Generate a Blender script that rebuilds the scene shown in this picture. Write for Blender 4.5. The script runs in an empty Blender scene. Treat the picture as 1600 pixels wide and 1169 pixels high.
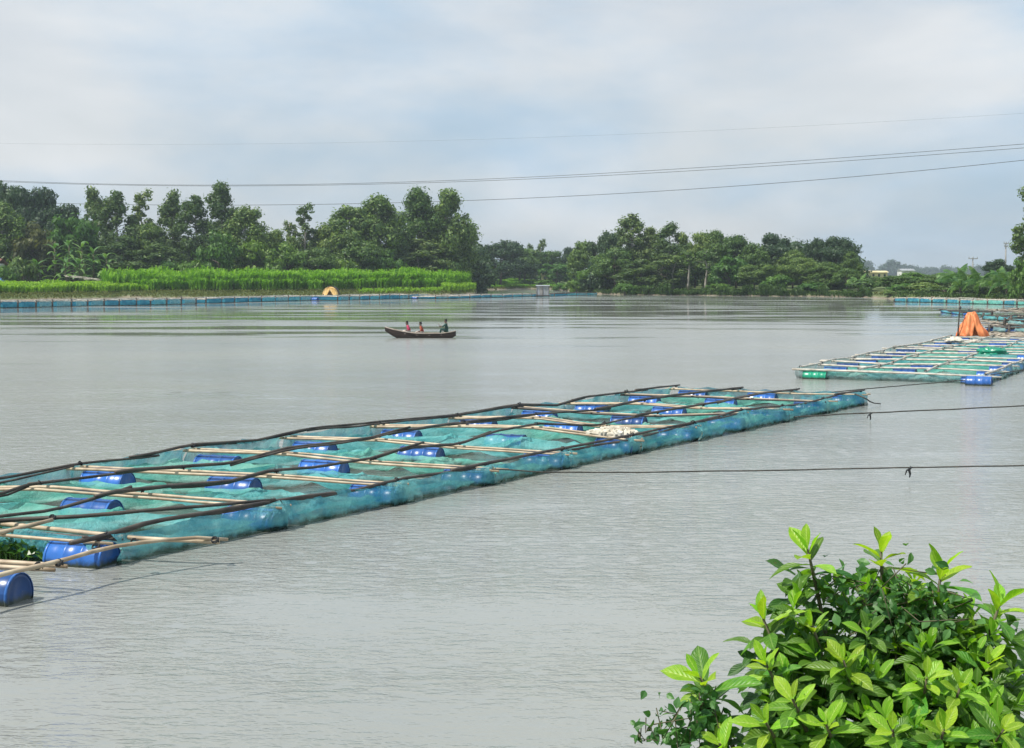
import bpy, math, random
import numpy as np
from mathutils import Vector, Matrix, noise as mnoise

random.seed(7)
RNG = np.random.default_rng(11)
scene = bpy.context.scene
COL = scene.collection

# ------------------------------------------------------------------ camera
F, CX, CY, CAMH, YH = 2300.0, 800.0, 584.5, 4.2, 430.0
PITCH = math.atan((CY - YH) / F)
cam_d = bpy.data.cameras.new('camera')
cam = bpy.data.objects.new('camera', cam_d)
COL.objects.link(cam)
cam.location = (0, 0, CAMH)
cam.rotation_euler = (math.pi / 2 - PITCH, 0, 0)
cam_d.sensor_width = 36.0
cam_d.lens = 36.0 * F / 1600.0
cam_d.clip_start = 0.1
cam_d.clip_end = 20000
scene.camera = cam

# ------------------------------------------------------------------ world, sun, exposure
SUN_DIR = Vector((-0.62, -0.30, 1.15)).normalized()
world = bpy.data.worlds.new('World')
scene.world = world
world.use_nodes = True
wn = world.node_tree
wn.nodes.clear()
w_out = wn.nodes.new('ShaderNodeOutputWorld')
w_bg = wn.nodes.new('ShaderNodeBackground')
w_sky = wn.nodes.new('ShaderNodeTexSky')
w_sky.sky_type = 'NISHITA'
w_sky.sun_disc = False
w_sky.sun_elevation = math.asin(SUN_DIR.z)
w_sky.sun_rotation = math.atan2(SUN_DIR.x, SUN_DIR.y)
w_sky.air_density = 1.0
w_sky.dust_density = 2.5
w_sky.ozone_density = 1.5
w_tc = wn.nodes.new('ShaderNodeTexCoord')
w_map = wn.nodes.new('ShaderNodeMapping')
w_map.inputs['Scale'].default_value = (1.0, 1.0, 2.6)
w_map.inputs['Location'].default_value = (0.35, 0.1, 0.22)
w_n1 = wn.nodes.new('ShaderNodeTexNoise')
w_n1.inputs['Scale'].default_value = 5.0
w_n1.inputs['Detail'].default_value = 5.0
w_n1.inputs['Roughness'].default_value = 0.52
w_n1.inputs['Distortion'].default_value = 0.35
w_r1 = wn.nodes.new('ShaderNodeValToRGB')
w_r1.color_ramp.interpolation = 'EASE'
w_r1.color_ramp.elements[0].position = 0.30
w_r1.color_ramp.elements[0].color = (0.72, 0.72, 0.72, 1)
w_r1.color_ramp.elements[1].position = 0.72
w_r1.color_ramp.elements[1].color = (1.0, 1.0, 1.0, 1)
w_n2 = wn.nodes.new('ShaderNodeTexNoise')          # grey undersides of the veil
w_n2.inputs['Scale'].default_value = 3.1
w_n2.inputs['Detail'].default_value = 6.0
w_n2.inputs['Roughness'].default_value = 0.52
w_r2 = wn.nodes.new('ShaderNodeValToRGB')
w_r2.color_ramp.interpolation = 'EASE'
w_r2.color_ramp.elements[0].position = 0.38
w_r2.color_ramp.elements[0].color = (4.15, 5.5, 6.85, 1)
w_r2.color_ramp.elements[1].position = 0.64
w_r2.color_ramp.elements[1].color = (6.75, 7.0, 7.2, 1)
w_mix = wn.nodes.new('ShaderNodeMix')
w_mix.data_type = 'RGBA'
L = wn.links.new
L(w_tc.outputs['Generated'], w_map.inputs['Vector'])
L(w_map.outputs['Vector'], w_n1.inputs['Vector'])
L(w_map.outputs['Vector'], w_n2.inputs['Vector'])
L(w_n1.outputs['Fac'], w_r1.inputs['Fac'])
L(w_n2.outputs['Fac'], w_r2.inputs['Fac'])
L(w_r1.outputs['Color'], w_mix.inputs['Factor'])
L(w_sky.outputs['Color'], w_mix.inputs['A'])
L(w_r2.outputs['Color'], w_mix.inputs['B'])
L(w_mix.outputs['Result'], w_bg.inputs['Color'])
w_bg.inputs['Strength'].default_value = 0.1
L(w_bg.outputs['Background'], w_out.inputs['Surface'])

sun_d = bpy.data.lights.new('sun', 'SUN')
sun_d.energy = 4.2
sun_d.angle = math.radians(2.5)
sun_d.color = (1.0, 0.95, 0.86)
sun = bpy.data.objects.new('sun', sun_d)
COL.objects.link(sun)
sun.rotation_euler = SUN_DIR.to_track_quat('Z', 'Y').to_euler()

vs = scene.view_settings
vs.view_transform = 'Standard'
vs.look = 'None'
vs.exposure = 0.27
vs.gamma = 1.0
vs.use_curve_mapping = False
scene.render.engine = 'CYCLES'
scene.cycles.use_denoising = True
scene.cycles.max_bounces = 8
scene.cycles.transparent_max_bounces = 16
scene.cycles.volume_bounces = 0
scene.cycles.volume_max_steps = 64

# ------------------------------------------------------------------ geometry helpers
FW = np.array([0, math.cos(PITCH), -math.sin(PITCH)])
UPV = np.array([0, math.sin(PITCH), math.cos(PITCH)])
CAMP = np.array([0, 0, CAMH])

def ray(px, py):
    return np.array([1.0, 0, 0]) * (px - CX) / F + FW + UPV * (CY - py) / F

def at_z(px, py, z):
    """surveyed point of the place: where the sight line meets the level z"""
    d = ray(px, py)
    return CAMP + d * (z - CAMH) / d[2]

def at_y(px, py, Y):
    d = ray(px, py)
    return CAMP + d * Y / d[1]

def on_line(px, py, A, B):
    d = ray(px, py)
    n = np.array([d[1], -d[0]])
    t = np.dot(n, (CAMP - A)[:2]) / np.dot(n, (B - A)[:2])
    P = A + (B - A) * t
    return np.array([P[0], P[1], CAMH + d[2] * P[1] / d[1]])

def xpx(px, Y):
    return (px - CX) / F * Y

class MB:
    def __init__(self):
        self.v, self.f, self.m = [], [], []
    def add(self, verts, faces, mi=0):
        o = len(self.v)
        self.v.extend([tuple(p) for p in verts])
        self.f.extend([tuple(i + o for i in q) for q in faces])
        self.m.extend([mi] * len(faces))
        return o
    def box(self, c, s, rot=None, mi=0):
        hx, hy, hz = s[0] / 2, s[1] / 2, s[2] / 2
        vs_ = [Vector((x, y, z)) for x in (-hx, hx) for y in (-hy, hy) for z in (-hz, hz)]
        if rot is not None:
            vs_ = [rot @ p for p in vs_]
        c = Vector(c)
        self.add([p + c for p in vs_], [(0, 1, 3, 2), (4, 6, 7, 5), (0, 4, 5, 1), (2, 3, 7, 6), (0, 2, 6, 4), (1, 5, 7, 3)], mi)
    def tube(self, pts, rad, n=8, cap=True, mi=0):
        pts = [Vector(p) for p in pts]
        k = len(pts)
        if not hasattr(rad, '__len__'):
            rad = [rad] * k
        vs_, fs = [], []
        ref = Vector((0, 0, 1))
        for i, p in enumerate(pts):
            t = (pts[min(i + 1, k - 1)] - pts[max(i - 1, 0)]).normalized()
            r_ = ref if abs(t.dot(ref)) < 0.95 else Vector((1, 0, 0))
            a = t.cross(r_).normalized()
            b = a.cross(t).normalized()
            for j in range(n):
                an = 2 * math.pi * j / n
                vs_.append(p + (a * math.cos(an) + b * math.sin(an)) * rad[i])
        for i in range(k - 1):
            for j in range(n):
                j2 = (j + 1) % n
                fs.append((i * n + j, i * n + j2, (i + 1) * n + j2, (i + 1) * n + j))
        if cap:
            fs.append(tuple(range(n - 1, -1, -1)))
            fs.append(tuple((k - 1) * n + j for j in range(n)))
        self.add(vs_, fs, mi)
    def grid(self, P, mi=0, close=False):
        """P[i][j] rows of points"""
        r, c = len(P), len(P[0])
        vs_ = [p for row in P for p in row]
        fs = [(i * c + j, i * c + j + 1, (i + 1) * c + j + 1, (i + 1) * c + j) for i in range(r - 1) for j in range(c - 1)]
        self.add(vs_, fs, mi)
    def mesh(self, name, mats, smooth=True):
        me = bpy.data.meshes.new(name)
        me.from_pydata(self.v, [], self.f)
        for m in (mats if isinstance(mats, (list, tuple)) else [mats]):
            me.materials.append(m)
        me.polygons.foreach_set('material_index', self.m)
        if smooth:
            me.polygons.foreach_set('use_smooth', [True] * len(self.f))
        me.update()
        return me

def link(name, me, parent=None):
    o = bpy.data.objects.new(name, me)
    COL.objects.link(o)
    if parent is not None:
        o.parent = parent
    return o

def tag(o, label, cat=None, group=None, kind=None):
    o['label'] = label
    if cat:
        o['category'] = cat
    if group:
        o['group'] = group
    if kind:
        o['kind'] = kind
    return o

def empty(name, loc=(0, 0, 0), rz=0.0, scale=None):
    o = bpy.data.objects.new(name, None)
    COL.objects.link(o)
    o.location = loc
    o.rotation_euler = (0, 0, rz)
    o.empty_display_size = 0.2
    if scale is not None:
        o.scale = scale
    return o

def np_mesh(name, V, quads, mats, midx=None, smooth=False):
    """fast mesh from numpy: V (n,3), quads (m,k)"""
    me = bpy.data.meshes.new(name)
    n, (m, k) = len(V), quads.shape
    me.vertices.add(n)
    me.vertices.foreach_set('co', np.ascontiguousarray(V, dtype=np.float32).ravel())
    me.loops.add(m * k)
    me.loops.foreach_set('vertex_index', quads.astype(np.int32).ravel())
    me.polygons.add(m)
    me.polygons.foreach_set('loop_start', np.arange(0, m * k, k, dtype=np.int32))
    me.polygons.foreach_set('loop_total', np.full(m, k, dtype=np.int32))
    for mt in (mats if isinstance(mats, (list, tuple)) else [mats]):
        me.materials.append(mt)
    if midx is not None:
        me.polygons.foreach_set('material_index', midx.astype(np.int32))
    if smooth:
        me.polygons.foreach_set('use_smooth', np.ones(m, dtype=bool))
    me.update(calc_edges=True)
    return me

def unit(a):
    return a / np.maximum(np.linalg.norm(a, axis=1, keepdims=True), 1e-9)

def leaf_quads(C, N, L_, W_, droop=0.0, rng=RNG):
    """one bent diamond-like quad per leaf: centres C, normals N"""
    n = len(C)
    N = unit(N)
    R = rng.normal(size=(n, 3))
    R[:, 2] -= droop
    T = unit(R - N * np.sum(R * N, axis=1, keepdims=True))
    B = np.cross(N, T)
    L_ = np.broadcast_to(np.asarray(L_, float).reshape(-1, 1), (n, 1))
    W_ = np.broadcast_to(np.asarray(W_, float).reshape(-1, 1), (n, 1))
    V = np.empty((n, 4, 3))
    V[:, 0] = C - T * L_ * 0.5
    V[:, 1] = C + B * W_ * 0.5 + T * L_ * 0.05
    V[:, 2] = C + T * L_ * 0.5 - N * L_ * 0.12
    V[:, 3] = C - B * W_ * 0.5 + T * L_ * 0.05
    return V.reshape(-1, 3), np.arange(n * 4).reshape(n, 4)

def cat_quads(parts):
    Vs, Qs, o = [], [], 0
    for V, Q in parts:
        Vs.append(V)
        Qs.append(Q + o)
        o += len(V)
    return np.concatenate(Vs), np.concatenate(Qs)

# ------------------------------------------------------------------ materials
def mat(name):
    m = bpy.data.materials.new(name)
    m.use_nodes = True
    nt = m.node_tree
    nt.nodes.clear()
    out = nt.nodes.new('ShaderNodeOutputMaterial')
    b = nt.nodes.new('ShaderNodeBsdfPrincipled')
    nt.links.new(b.outputs['BSDF'], out.inputs['Surface'])
    return m, nt, b, out

def noise_node(nt, scale, detail=3.0, coord='Object', stretch=None, rough=0.5):
    tc = nt.nodes.new('ShaderNodeTexCoord')
    n = nt.nodes.new('ShaderNodeTexNoise')
    n.inputs['Scale'].default_value = scale
    n.inputs['Detail'].default_value = detail
    n.inputs['Roughness'].default_value = rough
    if stretch:
        mp = nt.nodes.new('ShaderNodeMapping')
        mp.inputs['Scale'].default_value = stretch
        nt.links.new(tc.outputs[coord], mp.inputs['Vector'])
        nt.links.new(mp.outputs['Vector'], n.inputs['Vector'])
    else:
        nt.links.new(tc.outputs[coord], n.inputs['Vector'])
    return n

def ramp(nt, src, stops, interp='LINEAR'):
    r = nt.nodes.new('ShaderNodeValToRGB')
    cr = r.color_ramp
    cr.interpolation = interp
    while len(cr.elements) < len(stops):
        cr.elements.new(0.5)
    for e, (p, c) in zip(cr.elements, stops):
        e.position = p
        e.color = (*c, 1) if len(c) == 3 else c
    nt.links.new(src, r.inputs['Fac'])
    return r

def simple(name, c1, c2, scale=4.0, rough=0.6, spec=0.5, bump=0.0, detail=4.0, stretch=None, coord='Object', lo=0.35, hi=0.65):
    m, nt, b, out = mat(name)
    n = noise_node(nt, scale, detail, coord, stretch)
    r = ramp(nt, n.outputs['Fac'], [(lo, c1), (hi, c2)])
    nt.links.new(r.outputs['Color'], b.inputs['Base Color'])
    b.inputs['Roughness'].default_value = rough
    b.inputs['Specular IOR Level'].default_value = spec
    if bump:
        bp = nt.nodes.new('ShaderNodeBump')
        bp.inputs['Strength'].default_value = bump
        bp.inputs['Distance'].default_value = 0.02
        nt.links.new(n.outputs['Fac'], bp.inputs['Height'])
        nt.links.new(bp.outputs['Normal'], b.inputs['Normal'])
    return m

def foliage(name, c_dark, c_light, trans=0.35, rough=0.5, spec=0.35, objvar=0.25, tcol=None):
    """leaf: colour differs leaf by leaf and plant by plant, some light passes through"""
    m, nt, b, out = mat(name)
    geo = nt.nodes.new('ShaderNodeNewGeometry')
    oi = nt.nodes.new('ShaderNodeObjectInfo')
    r = ramp(nt, geo.outputs['Random Per Island'], [(0.0, c_dark), (1.0, c_light)])
    hsv = nt.nodes.new('ShaderNodeHueSaturation')
    mr = nt.nodes.new('ShaderNodeMapRange')
    mr.inputs['To Min'].default_value = 1.0 - objvar
    mr.inputs['To Max'].default_value = 1.0 + objvar
    nt.links.new(oi.outputs['Random'], mr.inputs['Value'])
    mh = nt.nodes.new('ShaderNodeMapRange')
    mh.inputs['To Min'].default_value = 0.5 + objvar * 0.06
    mh.inputs['To Max'].default_value = 0.5 - objvar * 0.10
    nt.links.new(oi.outputs['Random'], mh.inputs['Value'])
    nt.links.new(mr.outputs['Result'], hsv.inputs['Value'])
    nt.links.new(mh.outputs['Result'], hsv.inputs['Hue'])
    nt.links.new(r.outputs['Color'], hsv.inputs['Color'])
    nt.links.new(hsv.outputs['Color'], b.inputs['Base Color'])
    b.inputs['Roughness'].default_value = rough
    b.inputs['Specular IOR Level'].default_value = spec
    tr = nt.nodes.new('ShaderNodeBsdfTranslucent')
    mx = nt.nodes.new('ShaderNodeMix')
    mx.data_type = 'RGBA'
    mx.blend_type = 'MULTIPLY'
    mx.inputs['Factor'].default_value = 1.0
    mx.inputs['B'].default_value = (*(tcol or (1.5, 1.6, 0.6)), 1)
    nt.links.new(hsv.outputs['Color'], mx.inputs['A'])
    nt.links.new(mx.outputs['Result'], tr.inputs['Color'])
    ms = nt.nodes.new('ShaderNodeMixShader')
    ms.inputs['Fac'].default_value = trans
    nt.links.new(b.outputs['BSDF'], ms.inputs[1])
    nt.links.new(tr.outputs['BSDF'], ms.inputs[2])
    nt.links.new(ms.outputs['Shader'], out.inputs['Surface'])
    return m

def plastic(name, c, rough=0.32, fade=(0.55, 0.62, 0.70)):
    m, nt, b, out = mat(name)
    n = noise_node(nt, 3.0, 5.0)
    oi = nt.nodes.new('ShaderNodeObjectInfo')
    r = ramp(nt, n.outputs['Fac'], [(0.35, c), (0.62, tuple(x * 1.25 + 0.01 for x in c)), (0.85, tuple(0.55 * x + 0.2 * f for x, f in zip(c, fade)))])
    hsv = nt.nodes.new('ShaderNodeHueSaturation')
    mr = nt.nodes.new('ShaderNodeMapRange')
    mr.inputs['To Min'].default_value = 0.55
    mr.inputs['To Max'].default_value = 1.6
    nt.links.new(oi.outputs['Random'], mr.inputs['Value'])
    nt.links.new(mr.outputs['Result'], hsv.inputs['Value'])
    nt.links.new(r.outputs['Color'], hsv.inputs['Color'])
    geo = nt.nodes.new('ShaderNodeNewGeometry')
    sx = nt.nodes.new('ShaderNodeSeparateXYZ')
    nt.links.new(geo.outputs['Position'], sx.inputs[0])
    nd = noise_node(nt, 9.0, 5.0, rough=0.7)
    ad = nt.nodes.new('ShaderNodeMath'); ad.operation = 'MULTIPLY_ADD'; ad.inputs[1].default_value = -0.16
    nt.links.new(nd.outputs['Fac'], ad.inputs[0])
    nt.links.new(sx.outputs['Z'], ad.inputs[2])
    mr2 = nt.nodes.new('ShaderNodeMapRange')
    mr2.inputs['From Min'].default_value = -0.05
    mr2.inputs['From Max'].default_value = 0.03
    nt.links.new(ad.outputs[0], mr2.inputs['Value'])
    scuff = ramp(nt, nd.outputs['Fac'], [(0.62, (0, 0, 0)), (0.74, (0.45, 0.45, 0.45))])
    m0 = nt.nodes.new('ShaderNodeMix'); m0.data_type = 'RGBA'
    m0.inputs['B'].default_value = (0.30, 0.36, 0.42, 1)
    nt.links.new(scuff.outputs['Color'], m0.inputs['Factor'])
    nt.links.new(hsv.outputs['Color'], m0.inputs['A'])
    m1 = nt.nodes.new('ShaderNodeMix'); m1.data_type = 'RGBA'
    m1.inputs['A'].default_value = (0.03, 0.045, 0.03, 1)
    nt.links.new(mr2.outputs['Result'], m1.inputs['Factor'])
    nt.links.new(m0.outputs['Result'], m1.inputs['B'])
    nt.links.new(m1.outputs['Result'], b.inputs['Base Color'])
    b.inputs['Roughness'].default_value = rough
    b.inputs['Sheen Weight'].default_value = 0.22
    b.inputs['Sheen Roughness'].default_value = 0.25
    return m

def netting(name, c1, c2, alpha=0.62, trans=0.3):
    """fine mesh cloth: partly see-through, blotched, green algae low down"""
    m, nt, b, out = mat(name)
    n = noise_node(nt, 1.3, 5.0, 'Object', (1, 1, 2.2), 0.6)
    r = ramp(nt, n.outputs['Fac'], [(0.30, c1), (0.70, c2)])
    geo = nt.nodes.new('ShaderNodeNewGeometry')
    sx = nt.nodes.new('ShaderNodeSeparateXYZ')
    nt.links.new(geo.outputs['Position'], sx.inputs[0])
    n3 = noise_node(nt, 6.0, 3.0)
    ad = nt.nodes.new('ShaderNodeMath')
    ad.operation = 'MULTIPLY_ADD'
    ad.inputs[1].default_value = -0.14
    nt.links.new(n3.outputs['Fac'], ad.inputs[0])
    nt.links.new(sx.outputs['Z'], ad.inputs[2])
    alg = nt.nodes.new('ShaderNodeMapRange')
    alg.inputs['From Min'].default_value = -0.03
    alg.inputs['From Max'].default_value = 0.06
    nt.links.new(ad.outputs[0], alg.inputs['Value'])
    mx = nt.nodes.new('ShaderNodeMix')
    mx.data_type = 'RGBA'
    mx.inputs['A'].default_value = (0.022, 0.055, 0.035, 1)
    nt.links.new(alg.outputs['Result'], mx.inputs['Factor'])
    nt.links.new(r.outputs['Color'], mx.inputs['B'])
    nt.links.new(mx.outputs['Result'], b.inputs['Base Color'])
    b.inputs['Roughness'].default_value = 0.8
    b.inputs['Specular IOR Level'].default_value = 0.15
    wr = noise_node(nt, 1.0, 4.0, 'Object', (5.5, 5.5, 3.0), 0.7)
    bpn = nt.nodes.new('ShaderNodeBump')
    bpn.inputs['Strength'].default_value = 1.0
    bpn.inputs['Distance'].default_value = 0.10
    nt.links.new(wr.outputs['Fac'], bpn.inputs['Height'])
    nt.links.new(bpn.outputs['Normal'], b.inputs['Normal'])
    tr = nt.nodes.new('ShaderNodeBsdfTranslucent')
    nt.links.new(bpn.outputs['Normal'], tr.inputs['Normal'])
    nt.links.new(mx.outputs['Result'], tr.inputs['Color'])
    m1 = nt.nodes.new('ShaderNodeMixShader')
    m1.inputs['Fac'].default_value = trans
    nt.links.new(b.outputs['BSDF'], m1.inputs[1])
    nt.links.new(tr.outputs['BSDF'], m1.inputs[2])
    tp = nt.nodes.new('ShaderNodeBsdfTransparent')
    n2 = noise_node(nt, 2.4, 4.0)
    al = nt.nodes.new('ShaderNodeMapRange')
    al.inputs['From Min'].default_value = 0.3
    al.inputs['From Max'].default_value = 0.7
    al.inputs['To Min'].default_value = alpha - 0.18
    al.inputs['To Max'].default_value = min(1.0, alpha + 0.2)
    nt.links.new(n2.outputs['Fac'], al.inputs['Value'])
    m2 = nt.nodes.new('ShaderNodeMixShader')
    nt.links.new(al.outputs['Result'], m2.inputs['Fac'])
    nt.links.new(tp.outputs['BSDF'], m2.inputs[1])
    nt.links.new(m1.outputs['Shader'], m2.inputs[2])
    nt.links.new(m2.outputs['Shader'], out.inputs['Surface'])
    return m

M = {}
M['bamboo_dark'] = simple('bamboo_dark', (0.030, 0.024, 0.020), (0.085, 0.070, 0.055), 2.5, 0.55, bump=0.3)
M['bamboo_pale'] = simple('bamboo_pale', (0.30, 0.22, 0.14), (0.56, 0.46, 0.32), 3.0, 0.5, bump=0.2)
M['bamboo_grey'] = simple('bamboo_grey', (0.30, 0.27, 0.22), (0.62, 0.58, 0.50), 3.0, 0.5, bump=0.2)
M['drum_blue'] = plastic('drum_blue', (0.014, 0.085, 0.30), 0.30)
M['drum_green'] = plastic('drum_green', (0.0, 0.30, 0.17))
M['rim_blue'] = plastic('rim_blue', (0.02, 0.10, 0.33), 0.3)
M['net_teal'] = netting('net_teal', (0.07, 0.46, 0.48), (0.36, 0.80, 0.78), 0.68, 0.45)
M['net_blue'] = netting('net_blue', (0.035, 0.28, 0.42), (0.26, 0.66, 0.62), 0.76, 0.35)
M['net_pale'] = netting('net_pale', (0.16, 0.36, 0.38), (0.40, 0.55, 0.52), 0.55)
M['net_row'] = netting('net_row', (0.015, 0.16, 0.30), (0.08, 0.38, 0.48), 0.85)
M['net_green'] = netting('net_green', (0.08, 0.50, 0.42), (0.40, 0.82, 0.68), 0.68, 0.45)
M['rope'] = simple('rope', (0.03, 0.03, 0.028), (0.09, 0.085, 0.07), 30, 0.9)
M['rope_pale'] = simple('rope_pale', (0.22, 0.19, 0.15), (0.33, 0.29, 0.23), 30, 0.9)
M['lash'] = simple('lash', (0.012, 0.012, 0.014), (0.04, 0.045, 0.05), 14, 0.9)
M['tarp_orange'] = simple('tarp_orange', (0.68, 0.16, 0.045), (0.86, 0.32, 0.12), 2.5, 0.6, stretch=(2, 2, 0.5))
M['tarp_yellow'] = simple('tarp_yellow', (0.78, 0.46, 0.13), (0.90, 0.62, 0.26), 1.5, 0.6)
M['tarp_dark'] = simple('tarp_dark', (0.03, 0.03, 0.03), (0.07, 0.065, 0.06), 2, 0.7)
M['tarp_blue'] = simple('tarp_blue', (0.05, 0.20, 0.55), (0.12, 0.30, 0.65), 2, 0.5)
M['boat_wood'] = simple('boat_wood', (0.018, 0.012, 0.010), (0.060, 0.038, 0.030), 3, 0.6, stretch=(0.4, 4, 4))
M['boat_inner'] = simple('boat_inner', (0.30, 0.25, 0.20), (0.50, 0.43, 0.36), 3, 0.7, stretch=(0.4, 4, 4))
M['skin'] = simple('skin', (0.10, 0.050, 0.032), (0.15, 0.080, 0.050), 6, 0.5)
M['hair'] = simple('hair', (0.006, 0.005, 0.005), (0.015, 0.012, 0.010), 20, 0.5)
M['cloth_pink'] = simple('cloth_pink', (0.50, 0.03, 0.10), (0.66, 0.08, 0.17), 5, 0.8)
M['cloth_rust'] = simple('cloth_rust', (0.30, 0.05, 0.03), (0.42, 0.10, 0.05), 5, 0.8)
M['cloth_green'] = simple('cloth_green', (0.012, 0.055, 0.045), (0.03, 0.10, 0.08), 5, 0.8)
M['cloth_pale'] = simple('cloth_pale', (0.45, 0.38, 0.32), (0.60, 0.54, 0.48), 5, 0.8)
M['white_wall'] = simple('white_wall', (0.62, 0.62, 0.60), (0.80, 0.80, 0.78), 0.8, 0.8)
M['yellow_wall'] = simple('yellow_wall', (0.55, 0.47, 0.25), (0.68, 0.60, 0.36), 0.4, 0.8)
M['rust'] = simple('rust', (0.14, 0.060, 0.035), (0.30, 0.14, 0.08), 1.2, 0.8)
M['tin'] = simple('tin', (0.20, 0.22, 0.23), (0.36, 0.38, 0.40), 1.5, 0.5)
M['dark_glass'] = simple('dark_glass', (0.02, 0.025, 0.03), (0.04, 0.045, 0.05), 3, 0.15)
M['concrete'] = simple('concrete', (0.25, 0.24, 0.23), (0.36, 0.35, 0.33), 2, 0.85)
M['wire'] = simple('wire', (0.04, 0.045, 0.05), (0.07, 0.075, 0.08), 1, 0.5)
M['bark'] = simple('bark', (0.06, 0.045, 0.035), (0.17, 0.14, 0.11), 1.5, 0.9, stretch=(3, 3, 0.4))
M['bark_pale'] = simple('bark_pale', (0.20, 0.18, 0.15), (0.40, 0.37, 0.32), 1.2, 0.85, stretch=(3, 3, 0.4))
M['twig'] = simple('twig', (0.06, 0.055, 0.03), (0.13, 0.12, 0.06), 20, 0.7)
M['foam'] = simple('foam', (0.42, 0.38, 0.30), (0.72, 0.68, 0.58), 6, 0.8, bump=0.5)
M['dry_weed'] = simple('dry_weed', (0.22, 0.18, 0.13), (0.38, 0.33, 0.26), 2.5, 0.9, bump=0.8)
M['leaf_tall'] = foliage('leaf_tall', (0.040, 0.092, 0.034), (0.165, 0.240, 0.072), 0.28)
M['leaf_broad'] = foliage('leaf_broad', (0.034, 0.092, 0.024), (0.165, 0.260, 0.056), 0.28)
M['leaf_dark'] = foliage('leaf_dark', (0.018, 0.052, 0.026), (0.065, 0.120, 0.045), 0.25)
M['leaf_light'] = foliage('leaf_light', (0.045, 0.120, 0.022), (0.140, 0.265, 0.045), 0.3)
M['leaf_brown'] = foliage('leaf_brown', (0.055, 0.078, 0.028), (0.125, 0.140, 0.050))
M['frond'] = foliage('frond', (0.055, 0.150, 0.040), (0.160, 0.300, 0.080), 0.3)
M['crop'] = foliage('crop', (0.130, 0.290, 0.024), (0.280, 0.480, 0.050), 0.45, objvar=0.0)
M['crop_pale'] = foliage('crop_pale', (0.190, 0.340, 0.028), (0.340, 0.520, 0.060), 0.4, objvar=0.0)
M['weeds'] = foliage('weeds', (0.035, 0.085, 0.022), (0.120, 0.200, 0.045), 0.3, objvar=0.0)
M['grass'] = foliage('grass', (0.100, 0.140, 0.035), (0.230, 0.230, 0.080), 0.3, objvar=0.0)
M['hyacinth'] = foliage('hyacinth', (0.040, 0.130, 0.020), (0.130, 0.260, 0.040), 0.3, 0.3)

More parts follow.
